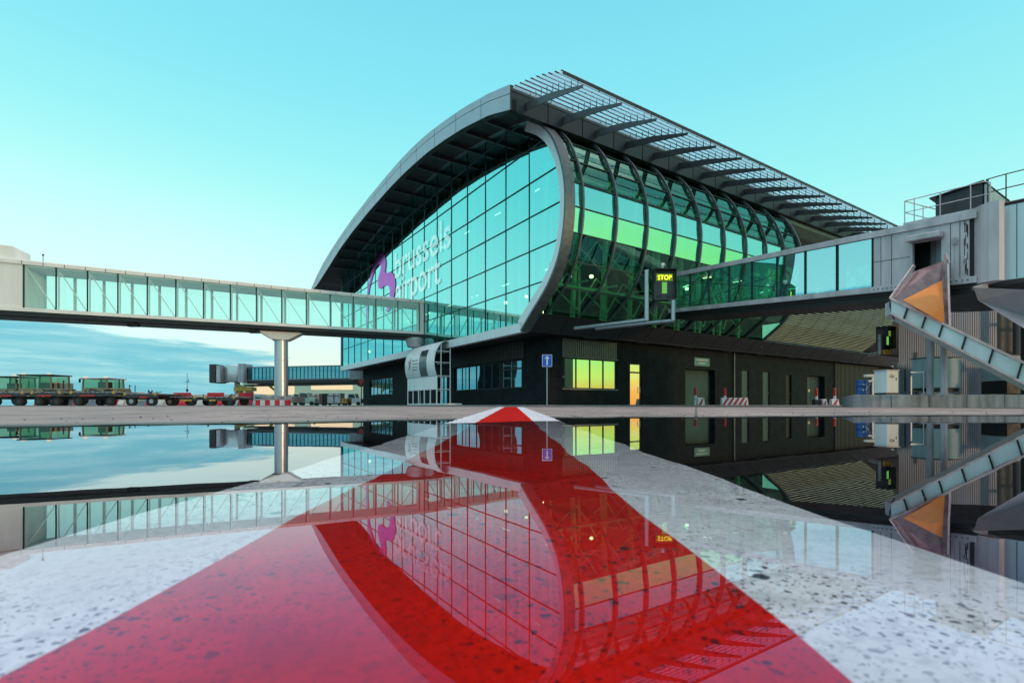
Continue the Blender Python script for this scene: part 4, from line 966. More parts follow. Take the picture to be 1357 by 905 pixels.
# ------------------------------------------------------------------ docking displays
def display(name, label, cx, cy, zc, w, h, rz, text=True):
    t = thing(name, label, 'display', (cx, cy, zc)); ca, sa = math.cos(rz), math.sin(rz)
    ex = Vector((ca, sa, 0)); ey = Vector((-sa, ca, 0)); O = Vector((cx, cy, zc))
    def bb(mb, x0, x1, y0, y1, z0, z1): return mb.hexa([O + ex * x + ey * y + EZ * z for z in (z0, z1) for x, y in ((x0, y0), (x1, y0), (x1, y1), (x0, y1))])
    hw, hh = w / 2, h / 2
    mb = MB(); bb(mb, -hw, hw, 0, .35, -hh, hh); mb.build('housing', M['dark'], t, bevel=.02)
    mb = MB(); bb(mb, -hw - .03, hw + .03, -.22, .36, hh, hh + .06); bb(mb, -hw - .03, -hw, -.2, 0, hh * .2, hh); bb(mb, hw, hw + .03, -.2, 0, -hh * .9, hh); bb(mb, -hw + .01, hw - .01, -.012, -.002, hh * .80, hh - .01); mb.build('hood', M['black'], t)
    mb = MB(); bb(mb, -hw * .80, hw * .80, -.02, -.004, hh * .28, hh * .76); mb.build('screen', M['ledbg'], t)
    if text: text_mesh('STOP', 'lettering', M['led'], t, O - ex * hw * .66 - ey * .035 + EZ * hh * .36, ex, EZ, hw * 1.34, hh * .30, .01, .0)
    mb = MB(); bb(mb, -hw * .24, hw * .24, -.02, -.004, -hh * .55, hh * .2); mb.build('guide_bar', M['ledg'], t)
    for sx in (-1, 1):
        mb = MB(); c_ = O + ex * sx * hw * .52 - ey * .02 - EZ * hh * .74
        mb.prism([c_ + ex * .16 * math.cos(a) + EZ * .06 * math.sin(a) for a in [2 * math.pi * k / 14 for k in range(14)]], ey * .012); mb.build('lens', M['black'], t)
    return t, ex, ey, O
p_ = Wp(880.5, 378, 24.0)
dsp, ex, ey, O = display('docking_display', 'docking display showing STOP in yellow, held by pipes before the glazed side', p_.x, p_.y, p_.z, .98, 1.42, 0)
mb = MB(); v1 = Wp(857, 358, 24.1); v2 = Wp(857, 425, 24.1); v3 = Wp(812, 431.5, 25.5); v4 = Wp(762, 435, 27.4)
mb.path([v1, v2], .11, 14); mb.path([v2 + Vector((0, 0, .03)), v4], .10, 12)
w1 = Wp(892, 398, 23.9); w2 = Wp(892, 425, 23.9); w4 = Wp(790, 435.5, 27.2); mb.path([w1, w2], .10, 12); mb.path([w2, w4], .09, 12)
mb.build('pipe_bracket', M['steel'], dsp, smooth=2)
mb = MB(); c_ = Wp(863, 425, 24.1); mb.beam(Wp(866, 415, 24.3), Wp(870, 402, 24.3), .12, .12); mb.beam(Wp(862, 395, 24.2), Wp(868, 395, 24.2), .08, .08); mb.beam(Wp(862, 365, 24.2), Wp(868, 365, 24.2), .08, .08); mb.beam(Wp(886, 396, 24.0), Wp(893, 402, 23.9), .1, .1); mb.build('bracket_arm', M['dark'], dsp)
mb = MB(); c_ = Wp(878, 353, 24.2); mb.tube(c_ + Vector((0, 0, -.12)), c_ + Vector((0, 0, .06)), .05, 10); mb.box(c_ + Vector((0, 0, .08)), (.14, .16, .12)); mb.build('sensor', M['white'], dsp)
p_ = Wp(1176, 449, 24.5)
d2, ex, ey, O = display('docking_display', 'narrow docking display seen from the side above the platform, lit yellow green', p_.x, p_.y, p_.z, .66, 1.05, R(28), False)
mb = MB(); mb.tube(Wp(1166, 443, 24.4), Wp(1166, 469, 24.4), .09, 10); mb.beam(Wp(1166, 466, 24.4), Wp(1172, 466, 24.6), .06, .06); mb.path([Wp(1166, 468, 24.4), Wp(1152, 470, 26.0)], .08, 10); mb.build('pipe_bracket', M['steel'], d2)
mb = MB(); mb.box(Wp(1175, 466.5, 24.3), (.3, .2, .2)); mb.build('amber_lamp', M['yellow'], d2)

# ------------------------------------------------------------------ road signs
t = thing('road_sign', 'blue road sign with a white up arrow at the brick corner', 'road sign', (*Wp(725, 536, 25)[:2], .1))
p_ = Wp(725, 478, 25); mb = MB(); mb.box((p_.x, 25.0, p_.z), (.50, .03, .61)); pl = mb.build('sign_plate', M['blue'], t, bevel=.01)
mb = MB()
for c_, d_ in (((0, .285), (.48, .02)), ((0, -.285), (.48, .02)), ((-.235, 0), (.02, .55)), ((.235, 0), (.02, .55))): mb.box((p_.x + c_[0], 24.978, p_.z + c_[1]), (d_[0], .006, d_[1]))
mb.box((p_.x, 24.978, p_.z - .05), (.07, .006, .34)); mb.prism([(p_.x - .13, 24.981, p_.z + .10), (p_.x + .13, 24.981, p_.z + .10), (p_.x, 24.981, p_.z + .24)], (0, -.006, 0)); mb.build('sign_symbol', M['white'], pl)
mb = MB(); mb.tube((p_.x, 25.045, .08), (p_.x, 25.045, p_.z + .25), .028, 10); mb.build('pole', M['steel'], t)
p_ = Wp(478.5, 507, 50); t = thing('road_sign', 'small give way sign on a thin pole at the far left brick corner', 'road sign', (p_.x, 50, .1))
mb = MB(); mb.prism([(p_.x - .45, 50, p_.z + .35), (p_.x + .45, 50, p_.z + .35), (p_.x + .35, 50, p_.z - .3), (p_.x, 50, p_.z - .45), (p_.x - .35, 50, p_.z - .3)], (0, .04, 0)); pl = mb.build('sign_plate', M['black'], t)
mb = MB(); mb.prism([(p_.x - .32, 49.98, p_.z + .28), (p_.x + .32, 49.98, p_.z + .28), (p_.x, 49.98, p_.z - .27)], (0, .012, 0)); mb.build('sign_border', M['redpaint'], pl)
mb = MB(); mb.prism([(p_.x - .15, 49.985, p_.z + .19), (p_.x + .15, 49.985, p_.z + .19), (p_.x, 49.985, p_.z - .08)], (0, .012, 0)); mb.build('sign_centre', M['whitepl'], pl)
mb = MB(); mb.tube((p_.x, 50.08, .08), (p_.x, 50.08, p_.z), .05, 8); mb.build('pole', M['dark'], t)

# ------------------------------------------------------------------ white curved shelter by the gable wall
u0, u1 = 9.65, 15.15
t = thing('stair_shelter', 'white curved shelter with an open tube frame beside the gable wall', 'shelter', B(12.4, -.6, .12))
pf = [(.0, 4.62), (-.30, 4.70), (-.62, 4.62), (-.95, 4.3), (-1.18, 3.85), (-1.28, 3.3), (-1.24, 2.7), (-1.12, 2.25), (-1.07, 2.2), (-1.07, 1.25)]
pfs = smooth_poly(pf[:-2], 3) + pf[-2:]
mb = MB()
for p, q in zip(pfs, pfs[1:]): mb.hexa([B(u0, p[0], p[1]), B(u1, p[0], p[1]), B(u1, p[0] + .05, p[1] - .03), B(u0, p[0] + .05, p[1] - .03), B(u0, q[0], q[1]), B(u1, q[0], q[1]), B(u1, q[0] + .05, q[1] - .03), B(u0, q[0] + .05, q[1] - .03)])
sk = mb.build('curved_skin', M['ivory'], t)
mb = MB(); w_ = [p for p in pfs if 2.2 < p[1] < 4.3]
for p, q in zip(w_, w_[1:]): mb.hexa([B(11.0, p[0] - .015, p[1]), B(12.3, p[0] - .015, p[1]), B(12.3, p[0] - .004, p[1]), B(11.0, p[0] - .004, p[1]), B(11.0, q[0] - .015, q[1]), B(12.3, q[0] - .015, q[1]), B(12.3, q[0] - .004, q[1]), B(11.0, q[0] - .004, q[1])])
M['smoke'] = pmat('smoked window strip', (.05, .08, .09), .12, 0, .2, 2)
mb.build('window_strip', M['smoke'], sk)
mb = MB()
for du, dz_, l_, a_ in ((0, 0, .5, 60), (.2, .15, .45, -50), (.1, -.25, .4, 50), (-.15, .3, .35, 80)):
    c_ = B(14.1 + du, -1.31, 3.25 + dz_); d_ = (-dL * math.cos(R(a_)) + EZ * math.sin(R(a_))) * l_ / 2; mb.beam(c_ - d_, c_ + d_, .07, .012, up=dR)
mb.build('emblem', M['redpaint'], sk)
mb = MB()
for r_, z in enumerate((3.5, 3.25, 3.0, 2.8)):
    for k in range(5): mb.beam(B(13.6 - .22 * k, -1.30, z), B(13.48 - .22 * k, -1.30, z), .06, .01, up=dR)
mb.build('small_print', M['slat'], sk)
mb = MB(); r_ = .035
for u in (u0 + .05,):
    for v_, z in ((0, 4.6), (-.72, 4.55)): mb.tube(B(u, v_, .15), B(u, v_, z), r_ * 1.3, 8)
    for z in (1.25, 2.2, 3.15, 3.95): mb.tube(B(u, -1.07 if z < 3 else -1.2, z), B(u, 0, z), r_, 8); mb.tube(B(u, -1.0, z - .12), B(u + .5, 0, z - .02), r_ * .7, 8)
for k in range(6): u = u0 + .05 + (u1 - u0 - .1) * k / 5; mb.tube(B(u, -1.05, .15), B(u, -1.05, 1.3), r_ * 1.3, 8)
mb.tube(B(u1 - .05, 0, .15), B(u1 - .05, 0, 4.6), r_, 8); mb.beam(B(u1, -1.05, .2), B(u0 - 1.7, -1.05, .2), .06, .1); mb.beam(B(u0 - 1.7, -1.05, .2), B(u0 - 1.7, 0, .2), .06, .1); mb.beam(B(u0, -.2, 4.66), B(u1, -.2, 4.66), .06, .06)
mb.build('tube_frame', M['white'], t)

# ------------------------------------------------------------------ bollards and striped blocks by the long wall
def bollard(px, Y, label):
    p_ = Wp(px, 537, Y); t = thing('bollard', label, 'bollard', (p_.x, Y, .13), 'red and white bollards by the brick wall')
    mb = MB(); mb.tube((p_.x, Y, .13), (p_.x, Y, .75), .09, 14); mb.build('post', M['whitepl'], t, smooth=2)
    mb = MB(); mb.tube((p_.x, Y, .75), (p_.x, Y, 1.22), .092, 14); mb.lathe((p_.x, Y, 1.22), [(.092, 0), (.05, .06), (0, .075)], 14); mb.build('red_sleeve', M['redpaint'], t, smooth=2)
    return t
bollard(921.5, 32.5, 'bollard in front of the double door under the green sign'); bollard(960.5, 33.6, 'bollard at the left end of the long striped block')
bollard(1082, 34.8, 'bollard left of the second steel door, by the dark block'); bollard(1106, 34.2, 'rightmost bollard, beside the concrete platform end')
def stripeblock(px0, px1, Y, h, n, label, dark_end=False):
    a = Wp(px0, 537, Y); c_ = Wp(px1, 537, Y); w_ = c_.x - a.x; t = thing('barrier_block', label, 'barrier', ((a.x + c_.x) / 2, Y, .13), 'red and white striped barrier blocks')
    mb = MB(); mb.hexa([(a.x, Y, .13), (c_.x, Y, .13), (c_.x, Y + .4, .13), (a.x, Y + .4, .13), (a.x, Y + .1, h), (c_.x, Y + .1, h), (c_.x, Y + .3, h), (a.x, Y + .3, h)]); bl = mb.build('block', M['whitepl'], t, bevel=.015)
    mb = MB(); H = h - .13; sl = .1 / H
    for k in range(n):
        x0 = a.x + w_ * (k + .15) / n - .05; s_ = w_ / n * .5
        def pp(x, z): x = max(a.x + .01, min(c_.x - .01, x)); return (x, Y + (z - .13) * sl - .006, z)
        mb.prism([pp(x0, .14), pp(x0 + s_, .14), pp(x0 + s_ + .35, h - .01), pp(x0 + .35, h - .01)], (0, .004, 0))
    mb.build('stripe', M['redpaint'], bl)
    return t
stripeblock(925, 934, 32.3, .62, 1, 'short striped block in front of the double door'); stripeblock(957, 992, 33.2, .62, 5, 'long striped block with five red bands')
stripeblock(1091, 1097, 34.5, .55, 1, 'small pale end of a block right of the second door'); stripeblock(1103, 1112.5, 34.0, .55, 1, 'short striped block beside the concrete platform')
p_ = Wp(1085, 537, 34.9); t = thing('dark_block', 'low dark block in front of the second steel door', 'block', (p_.x, 34.9, .13)); mb = MB(); mb.box((p_.x, 34.9, .33), (.75, .4, .38)); mb.build('body', M['dark'], t, bevel=.04); mb = MB(); mb.box((p_.x, 34.9, .54), (.5, .2, .03)); mb.build('lid', M['redpaint'], t)

# ------------------------------------------------------------------ platform on the right and what stands on it
PZ = .50
mb = MB(); fx = [12.15 + 1.35 * k for k in range(14)]
t = thing('concrete_platform', 'low stained concrete platform under the baggage slide', 'platform', (20, 20, .1))
for k, (a, c_) in enumerate(zip(fx, fx[1:])):
    g_ = .012; bl_ = 16.3 if k == 0 else 0
    if k == 0: P_ = [(a, 18, .0), (c_ - g_, 18, 0), (max(c_ - g_, 16.6), 25, 0), (16.3, 25, 0)]
    else: P_ = [(a + g_, 18 + random.uniform(-.006, .006), 0), (c_ - g_, 18, 0), (max(c_ - g_, 16.62 + .05 * k), 25, 0), (max(a + g_, 16.61 + .05 * k - .04), 25, 0)]
    mb = MB() if k == 0 else mb
    mb.hexa([(x, y, .02) for x, y, _ in P_] + [(x, y, PZ) for x, y, _ in P_])
each(mb, 'slab', M['conc'], t, bevel=.015)
# corrugated plant room
t = thing('plant_room', 'corrugated grey blue plant room standing on the concrete platform', 'building', (19.5, 23.5, PZ))
mb = MB(); X0, X1, YF, YB = 17.3, 21.7, 22.6, 25.0; n = 176; P1 = []
for k in range(n + 1):
    x = X0 + (X1 - X0) * k / n; P1.append((x, YF + (.0 if (k // 1) % 4 < 2 else .018)))
for (a, c_) in zip(P1, P1[1:]): mb.quad((a[0], a[1], PZ), (c_[0], c_[1], PZ), (c_[0], c_[1], 5.3), (a[0], a[1], 5.3))
mb.quad((X0, YF, PZ), (19.15, YB, PZ), (19.15, YB, 5.3), (X0, YF, 5.3)); mb.quad((X1, YF, PZ), (X1, YB, PZ), (X1, YB, 5.3), (X1, YF, 5.3)); mb.quad((X0, YF, 5.3), (X1, YF, 5.3), (X1, YB, 5.3), (19.15, YB, 5.3))
mb.build('wall', M['cladblue'], t, fixn=False)
mb = MB(); mb.box((18.05, 22.56, 1.5), (.05, .04, 2.0)); mb.build('downpipe', M['dark'], t)
def cabinet(name, label, cat, c, d, mat, rz=0, parts=(), lid=None):
    t = thing(name, label, cat, (c[0], c[1], c[2] - d[2] / 2)); mb = MB(); mb.box(c, d, rz); mb.build('body', mat, t, bevel=.015)
    for (n_, o_, s_, m_) in parts:
        mb = MB(); ca, sa = math.cos(rz), math.sin(rz); mb.box((c[0] + o_[0] * ca - o_[1] * sa, c[1] + o_[0] * sa + o_[1] * ca, c[2] + o_[2]), s_, rz); mb.build(n_, m_, t)
    return t
p_ = Wp(1176.5, 504, 19.6); cab = cabinet('white_cabinet', 'white metal cabinet with a black logo on the concrete platform', 'cabinet', (p_.x + .05, 19.75, 1.03), (.60, .5, .86), M['white'], R(14),
        [('door', (-.04, -.255, 0), (.50, .02, .80), M['white']), ('handle', (.16, -.27, .1), (.02, .02, .12), M['black']), ('top_lid', (0, 0, .445), (.66, .56, .03), M['cladgrey']), ('plinth', (0, 0, -.47), (.54, .44, .08), M['black'])])
mb = MB(); c_ = Vector((p_.x - .04, 19.46, 1.24)); mb.path([c_ + Vector((.0, 0, 0)), c_ + Vector((.05, 0, -.04)), c_ + Vector((.12, 0, -.04)), c_ + Vector((.18, 0, .02))], .014, 6); mb.path([c_ + Vector((.03, 0, .05)), c_ + Vector((.12, 0, .05))], .012, 6); mb.build('logo', M['black'], cab)
p_ = Wp(1143, 512, 20.8); t = thing('barrel', 'blue plastic barrel behind the left end of the concrete platform', 'barrel', (p_.x, 20.8, PZ))
mb = MB(); mb.lathe((p_.x, 20.8, PZ), [(0, 0), (.22, 0), (.235, .04), (.225, .2), (.24, .22), (.225, .24), (.225, .42), (.24, .44), (.225, .46), (.23, .62), (.21, .66), (.2, .64), (0, .64)], 24); mb.build('body', M['barrel'], t, smooth=2)
mb = MB(); 
for k in range(7): mb.box((p_.x + random.uniform(-.15, .15), 20.565, PZ + random.uniform(.15, .5)), (.05, .01, .06), random.uniform(-.5, .5))
mb.build('sticker_scrap', M['teal'], t)
t = cabinet('switch_box', 'small beige wall box with a stub pipe on the plant room corner', 'box', (17.2, 22.4, 1.86), (.45, .22, .28), M['conc'], 0, [('stub_pipe', (-.3, 0, -.02), (.2, .06, .06), M['steel']), ('conduit', (.28, .08, -.6), (.04, .04, 1.1), M['black'])])
t = cabinet('control_post', 'beige control post between the blue barrel and white cabinet', 'post', (14.75, 20.7, .95), (.10, .10, .9), M['steel'], 0, [('control_head', (-.06, -.02, .38), (.5, .16, .10), M['beige']), ('control_shelf', (-.06, -.02, .16), (.5, .16, .08), M['beige'])])
t = cabinet('equipment_container', 'pale teal container behind the slide legs', 'container', (17.35, 20.7, 1.42), (1.3, .9, 1.2), M['teal'], 0, [('lid', (.02, 0, .62), (1.36, .96, .04), M['dark']), ('latch', (.67, -.2, .15), (.04, .08, .4), M['black']), ('plinth', (0, 0, -.68), (1.2, .8, .14), M['black'])])
mb = MB(); t = cabinet('equipment_container', 'larger teal container under the lower end of the slide', 'container', (20.1, 19.9, 1.55), (2.2, 1.0, .95), M['teal'], 0, [('plinth', (0, -.02, -.73), (2.3, 1.06, .5), M['black']), ('lid', (0, 0, .49), (2.26, 1.04, .04), M['dark'])])
p_ = Wp(1215, 497, 20.6); t = cabinet('pipe_stand', 'thin grey frame of pipes beside the white cabinet', 'pipe stand', (p_.x + .1, 20.4, 1.0), (.05, .05, 1.0), M['steel'], 0, [('cross_pipe', (-.25, 0, .45), (.55, .04, .04), M['steel']), ('cross_pipe', (-.25, 0, -.3), (.5, .04, .04), M['dark']), ('pedestal', (-.5, 0, -.1), (.05, .05, .8), M['steel'])])
# open steel tower under the round cabin
t = thing('stair_tower', 'dark open steel stair tower under the round bridge cabin', 'stair tower', (23.2, 22.5, PZ))
mb = MB()
for x, y in ((21.95, 22), (22.5, 22.3), (23.2, 22), (24.0, 22.3), (24.8, 22), (25.6, 22.4)): mb.tube((x, y, PZ), (x, y, 5.4), .12 if x < 22.2 else .07, 8)
for z in (1.6, 2.7, 3.8, 4.9): mb.beam((21.9, 22, z), (25.8, 22, z), .08, .12)
mb.build('post_frame', M['dark'], t)
mb = MB()
for k in range(16): mb.box((23.4 + .16 * k, 22.9, 1.2 + .2 * k), (.3, .9, .04))
mb.beam((23.3, 22.5, 1.1), (25.9, 22.5, 4.4), .05, .2); mb.build('stair_flight', M['dark'], t)
t = thing('lit_shed', 'small shed with green lit windows behind the open stair tower', 'shed', (27.5, 27, .1))
mb = MB(); mb.box((24.6, 23.8, 2.9), (5.2, .8, 4.8)); mb.build('wall', M['dark'], t)
mb = MB(); 
for k, (x, z, h_) in enumerate(((23.75, 4.2, 1.0), (23.75, 2.9, .7), (24.7, 3.8, .6), (24.7, 2.4, .8))): mb.box((x, 23.38, z), (.55, .03, h_))
M['greenlit'] = emis('green lit window', (.35, .85, .45), .8); each(mb, 'window', M['greenlit'], t)
t = thing('work_table', 'low pale work bench beside the plant room at the right edge', 'bench', (21.3, 20.8, PZ)); mb = MB(); mb.box((22.6, 21.2, 1.9), (2.2, .5, .1)); mb.box((21.6, 21.2, 2.05), (.5, .4, .25)); mb.build('top', M['white'], t); mb = MB(); mb.box((22.5, 21.2, 1.15), (.08, .4, 1.3)); mb.box((21.7, 21.2, 1.15), (.08, .4, 1.3)); each(mb, 'leg', M['steel'], t)

# loose grit round the shore
mb = MB(); rg = random.Random(3)
for k in range(420):
    x = rg.uniform(-9, 11); ys_ = max(1.0, min(9.0, 4.25 + (.26 * x if x > 0 else .62 * x))); y = ys_ + abs(rg.gauss(0, 1.6)) - .25; r_ = rg.uniform(.004, .013) * (1.6 if rg.random() > .9 else 1); z = GZ(x, y)
    P_ = [(x + r_ * math.cos(a) * rg.uniform(.7, 1.2), y + r_ * math.sin(a) * rg.uniform(.7, 1.2), z - .002) for a in (0, 1.2, 2.5, 3.8, 5.1)]
    mb.add(P_ + [(x + r_ * .2, y, z + r_ * rg.uniform(.5, .9)), (x - r_ * .3, y + r_ * .2, z + r_ * rg.uniform(.4, .8))], [(0, 1, 5), (1, 2, 6), (1, 6, 5), (2, 3, 6), (3, 4, 6), (4, 5, 6), (4, 0, 5)])
M['grit'] = pmat('dark grit', (.05, .046, .044), .9, 0, .5, 40)
g_ = mb.build('gravel', M['grit']); g_['kind'] = 'stuff'
# ------------------------------------------------------------------ baggage dollies, tractors, barriers on the left
def dolly(px0, px1, Y, label, col='dark', dz=0.0, rim='dark'):
    a = (px0 - CX) / F * Y; c_ = (px1 - CX) / F * Y; z = GZ(a, Y); t = thing('baggage_dolly', label, 'dolly', ((a + c_) / 2, Y + .8, z), 'flat baggage dollies parked in a row')
    mb = MB(); mb.box(((a + c_) / 2, Y + .8, .70 + dz), (c_ - a, 1.6, .08)); mb.beam((a, Y, .64 + dz), (c_, Y, .64 + dz), .05, .12); mb.build('deck', M[col], t)
    mb = MB(); mb.box(((a + c_) / 2, Y + .8, .50), (c_ - a - .3, .5, .16)); mb.beam((a - .45, Y + .8, .42), (a + .3, Y + .8, .5), .07, .07); mb.build('chassis', M['black'], t)
    for x in (a + .38, c_ - .38):
        for y in (Y + .12, Y + 1.45):
            mb = MB(); mb.tube((x, y - .08, z + .22), (x, y + .08, z + .22), .22, 20); wh = mb.build('wheel', M['rubber'], t, smooth=2)
            mb = MB(); mb.tube((x, y - .095, z + .22), (x, y - .082, z + .22), .11, 14); mb.build('rim', M[rim], wh)
    mb = MB(); nrl = max(4, int((c_ - a) / .22))
    for k in range(nrl): mb.tube((a + .1 + (c_ - a - .2) * k / (nrl - 1), Y + .1, .76 + dz), (a + .1 + (c_ - a - .2) * k / (nrl - 1), Y + 1.5, .76 + dz), .035, 6)
    mb.build('roller', M['steel'], t)
    mb = MB(); mb.box((a + .1, Y - .02, .76 + dz), (.08, .06, .14)); mb.box((c_ - .15, Y - .02, .76 + dz), (.08, .06, .14)); each(mb, 'stop_bracket', M['yellow'], t)
    rg = random.Random(int(px0 * 7 + 1000)); mb = MB()
    for k in range(5):
        x = rg.uniform(a + .2, c_ - .4); h_ = rg.uniform(.06, .22); mb.beam((x, Y + rg.uniform(.1, 1.2), .74 + dz), (x + rg.uniform(-.1, .25), Y + rg.uniform(.1, 1.2), .74 + dz + h_), rg.uniform(.03, .09), .04)
    mb.tube((a - .45, Y + .75, .42), (a - .5, Y + .75, .95 + dz), .02, 6); each(mb, 'tie_down_gear', M['dark'], t)
    mb = MB(); mb.box(((a + c_) / 2 + rg.uniform(-.4, .4), Y - .035, .60 + dz), (rg.uniform(.3, .8), .02, .08)); mb.build('reflector_strip', M['yellow'] if px0 > 200 else M['redpaint'], t)
    return t
dolly(-18, 34, 25.5, 'dolly at the left edge in front of the first tractor'); dolly(40, 84, 25.3, 'dolly in front of the second cream tractor'); dolly(92, 155, 25, 'dolly below the tractor with the pale lit cab')
dolly(163, 210, 25, 'low dolly with silver wheel hubs, fourth from the left', rim='steel', dz=-.08); dolly(219, 262, 26.5, 'dolly between the thin mast and the red barriers', dz=-.22); dolly(270, 314, 26.5, 'rightmost dolly of the row, nearest the steel column', dz=-.22)
def tractor(px, Y, label, long=1.0, cabh=1.95, canopy=False):
    x = (px - CX) / F * Y; z = GZ(x, Y); t = thing('baggage_tractor', label, 'tractor', (x, Y, z), 'baggage tractors parked behind the dollies'); w_ = 1.6 * long
    mb = MB(); mb.box((x, Y + .7, .78), (w_ + 1.0, 1.4, .45)); mb.box((x + w_ * .5 + .1, Y + .7, 1.08), (.8, 1.2, .18)); mb.build('body', M['olive'], t, bevel=.05)
    mb = MB(); 
    for sx in (-1, 1):
        for sy in (.05, 1.35): mb.beam((x + sx * w_ / 2, Y + sy, 1.0), (x + sx * (w_ / 2 - .06), Y + sy, cabh), .07, .07)
    mb.box((x, Y + .03, 1.08), (w_, .06, .2)); each(mb, 'cab_post', M['olive'], t)
    mb = MB(); mb.box((x, Y + .7, cabh + .03), (w_ + .16, 1.55, .07)); mb.build('roof', M['black'] if canopy else M['cladgrey'], t, bevel=.02)
    mb = MB(); mb.box((x, Y + .05, (cabh + 1.15) / 2), (w_ - .14, .015, cabh - 1.2)); mb.box((x, Y + 1.35, (cabh + 1.15) / 2), (w_ - .14, .015, cabh - 1.2)); each(mb, 'window', M['tglass'], t)
    mb = MB(); mb.box((x + .1, Y + .7, 1.25), (.5, .5, .6)); mb.build('seat', M['dark'], t)
    for sx in (-1, 1):
        mb = MB(); mb.tube((x + sx * (w_ / 2 + .1), Y - .02, z + .36), (x + sx * (w_ / 2 + .1), Y + .2, z + .36), .36, 20); wh = mb.build('wheel', M['rubber'], t, smooth=2)
        mb = MB(); mb.tube((x + sx * (w_ / 2 + .1), Y - .035, z + .36), (x + sx * (w_ / 2 + .1), Y - .022, z + .36), .17, 14); mb.build('rim', M['dark'], wh)
    for sx in (-.5, .5): mb = MB(); mb.box((x + sx * w_ * .8, Y + .1, cabh + .10), (.16, .12, .08)); mb.build('roof_lamp', M['cream'], t)
    mb = MB(); mb.box((x - w_ / 2 - .12, Y, 1.6), (.05, .1, .22)); mb.beam((x - w_ / 2, Y, 1.68), (x - w_ / 2 - .12, Y, 1.68), .03, .03); mb.build('mirror', M['black'], t)
    mb = MB(); mb.tube((x + w_ * .5 + .35, Y + .5, 1.1), (x + w_ * .5 + .35, Y + .5, 1.7), .035, 8); mb.build('exhaust', M['black'], t)
    mb = MB(); mb.box((x + w_ * .5 + .1, Y - .02, 1.02), (.5, .03, .10)); mb.box((x, Y - .01, .92), (w_ * .7, .03, .04)); mb.build('grille', M['black'], t)
    return t
tractor(3, 32.5, 'tractor cut by the left edge of the picture', 1.1, 1.93, True); tractor(46, 31.5, 'cream tractor with a long black canopy, second from left', 1.25, 1.98, True); tractor(125, 30.5, 'tractor with a single pale green cab right of the grey boxes', .95, 1.72)
for px0, px1, yt, lb in ((71.5, 79, 508, 'narrow grey box right behind the black canopy'), (83.5, 93, 508.5, 'wider grey box standing alone left of the pale cab')):
    Y = 33; a = (px0 - CX) / F * Y; c_ = (px1 - CX) / F * Y; zt_ = CZ + (HY - yt) * Y / F
    cabinet('equipment_box', lb, 'box', ((a + c_) / 2, Y, (zt_ + .1) / 2), (c_ - a, .5, zt_ - .1), M['cladgrey'], 0, [('lid', (0, 0, (zt_ - .1) / 2 + .02), (c_ - a + .06, .56, .04), M['beige'])])
bar = [(48, 57, 'r'), (84, 104, 'r'), (148, 158, 'r'), (158, 166, 'w'), (195, 206, 'r'), (206, 219, 'w'), (230, 253, 'r'), (253, 275, 'w'), (275, 297, 'r'), (297, 317, 'w'), (317, 336, 'r'), (336, 353, 'w')]
names = {48: 'red barrier peeking under the second tractor', 84: 'red barrier below the lone grey box', 148: 'narrow red barrier right of the pale cab', 158: 'narrow white barrier beside the pale cab', 195: 'red barrier behind the silver wheel hubs', 206: 'white barrier left of the thin mast', 230: 'red barrier at the foot of the thin mast', 253: 'white barrier between the first two tall red ones', 275: 'middle one of the three tall red barriers', 297: 'white barrier left of the last red one', 317: 'last red barrier before the steel column', 336: 'white barrier next to the column base'}
for px0, px1, k_ in bar:
    Y = 40; a = (px0 - CX) / F * Y; c_ = (px1 - CX) / F * Y; h_ = 1.12 if k_ == 'r' else .98
    t = thing('road_barrier', names[px0], 'barrier', ((a + c_) / 2, Y, .1), 'red and white plastic barriers')
    mb = MB(); x0, x1 = a + .02, c_ - .02
    mb.prism([(x0, Y - .25, .1), (x0, Y - .22, .28), (x0, Y - .09, .5), (x0, Y - .07, h_), (x0, Y + .07, h_), (x0, Y + .09, .5), (x0, Y + .22, .28), (x0, Y + .25, .1)], (x1 - x0, 0, 0)); o = mb.build('body', M['red'] if k_ == 'r' else M['whitepl'], t, bevel=.02)
    mb = MB(); mb.box(((a + c_) / 2, Y - .09, .72), ((x1 - x0) * .7, .03, .10)); mb.build('groove', M['dark'], t)
x = (248 - CX) / F * 60; t = thing('thin_mast', 'thin mast with cross arms rising behind the red barriers', 'mast', (x, 60, .1))
mb = MB(); mb.tube((x, 60, .1), (x, 60, 3.9), .05, 6, .025); mb.build('pole', M['dark'], t); mb = MB(); mb.beam((x - .3, 60, 2.9), (x + .35, 60, 2.9), .04, .04); mb.beam((x + .15, 60, 2.9), (x + .15, 60, 3.2), .04, .04); mb.box((x, 60, 1.9), (.16, .16, .3)); mb.build('cross_arm', M['dark'], t)
x = (176 - CX) / F * 45; t = thing('ground_unit', 'small pale unit with two thin rods left of the mast', 'equipment', (x, 45, .1))
mb = MB(); mb.box((x, 45, .85), (1.6, .8, .9)); mb.build('body', M['hangar'], t, bevel=.06); mb = MB(); mb.beam((x - .3, 45, 1.3), (x - .3, 45, 1.95), .05, .05); mb.beam((x + .2, 45, 1.3), (x + .2, 45, 1.9), .05, .05); mb.beam((x - .3, 45, 1.85), (x - .1, 45, 1.85), .05, .05); mb.build('rod', M['dark'], t)
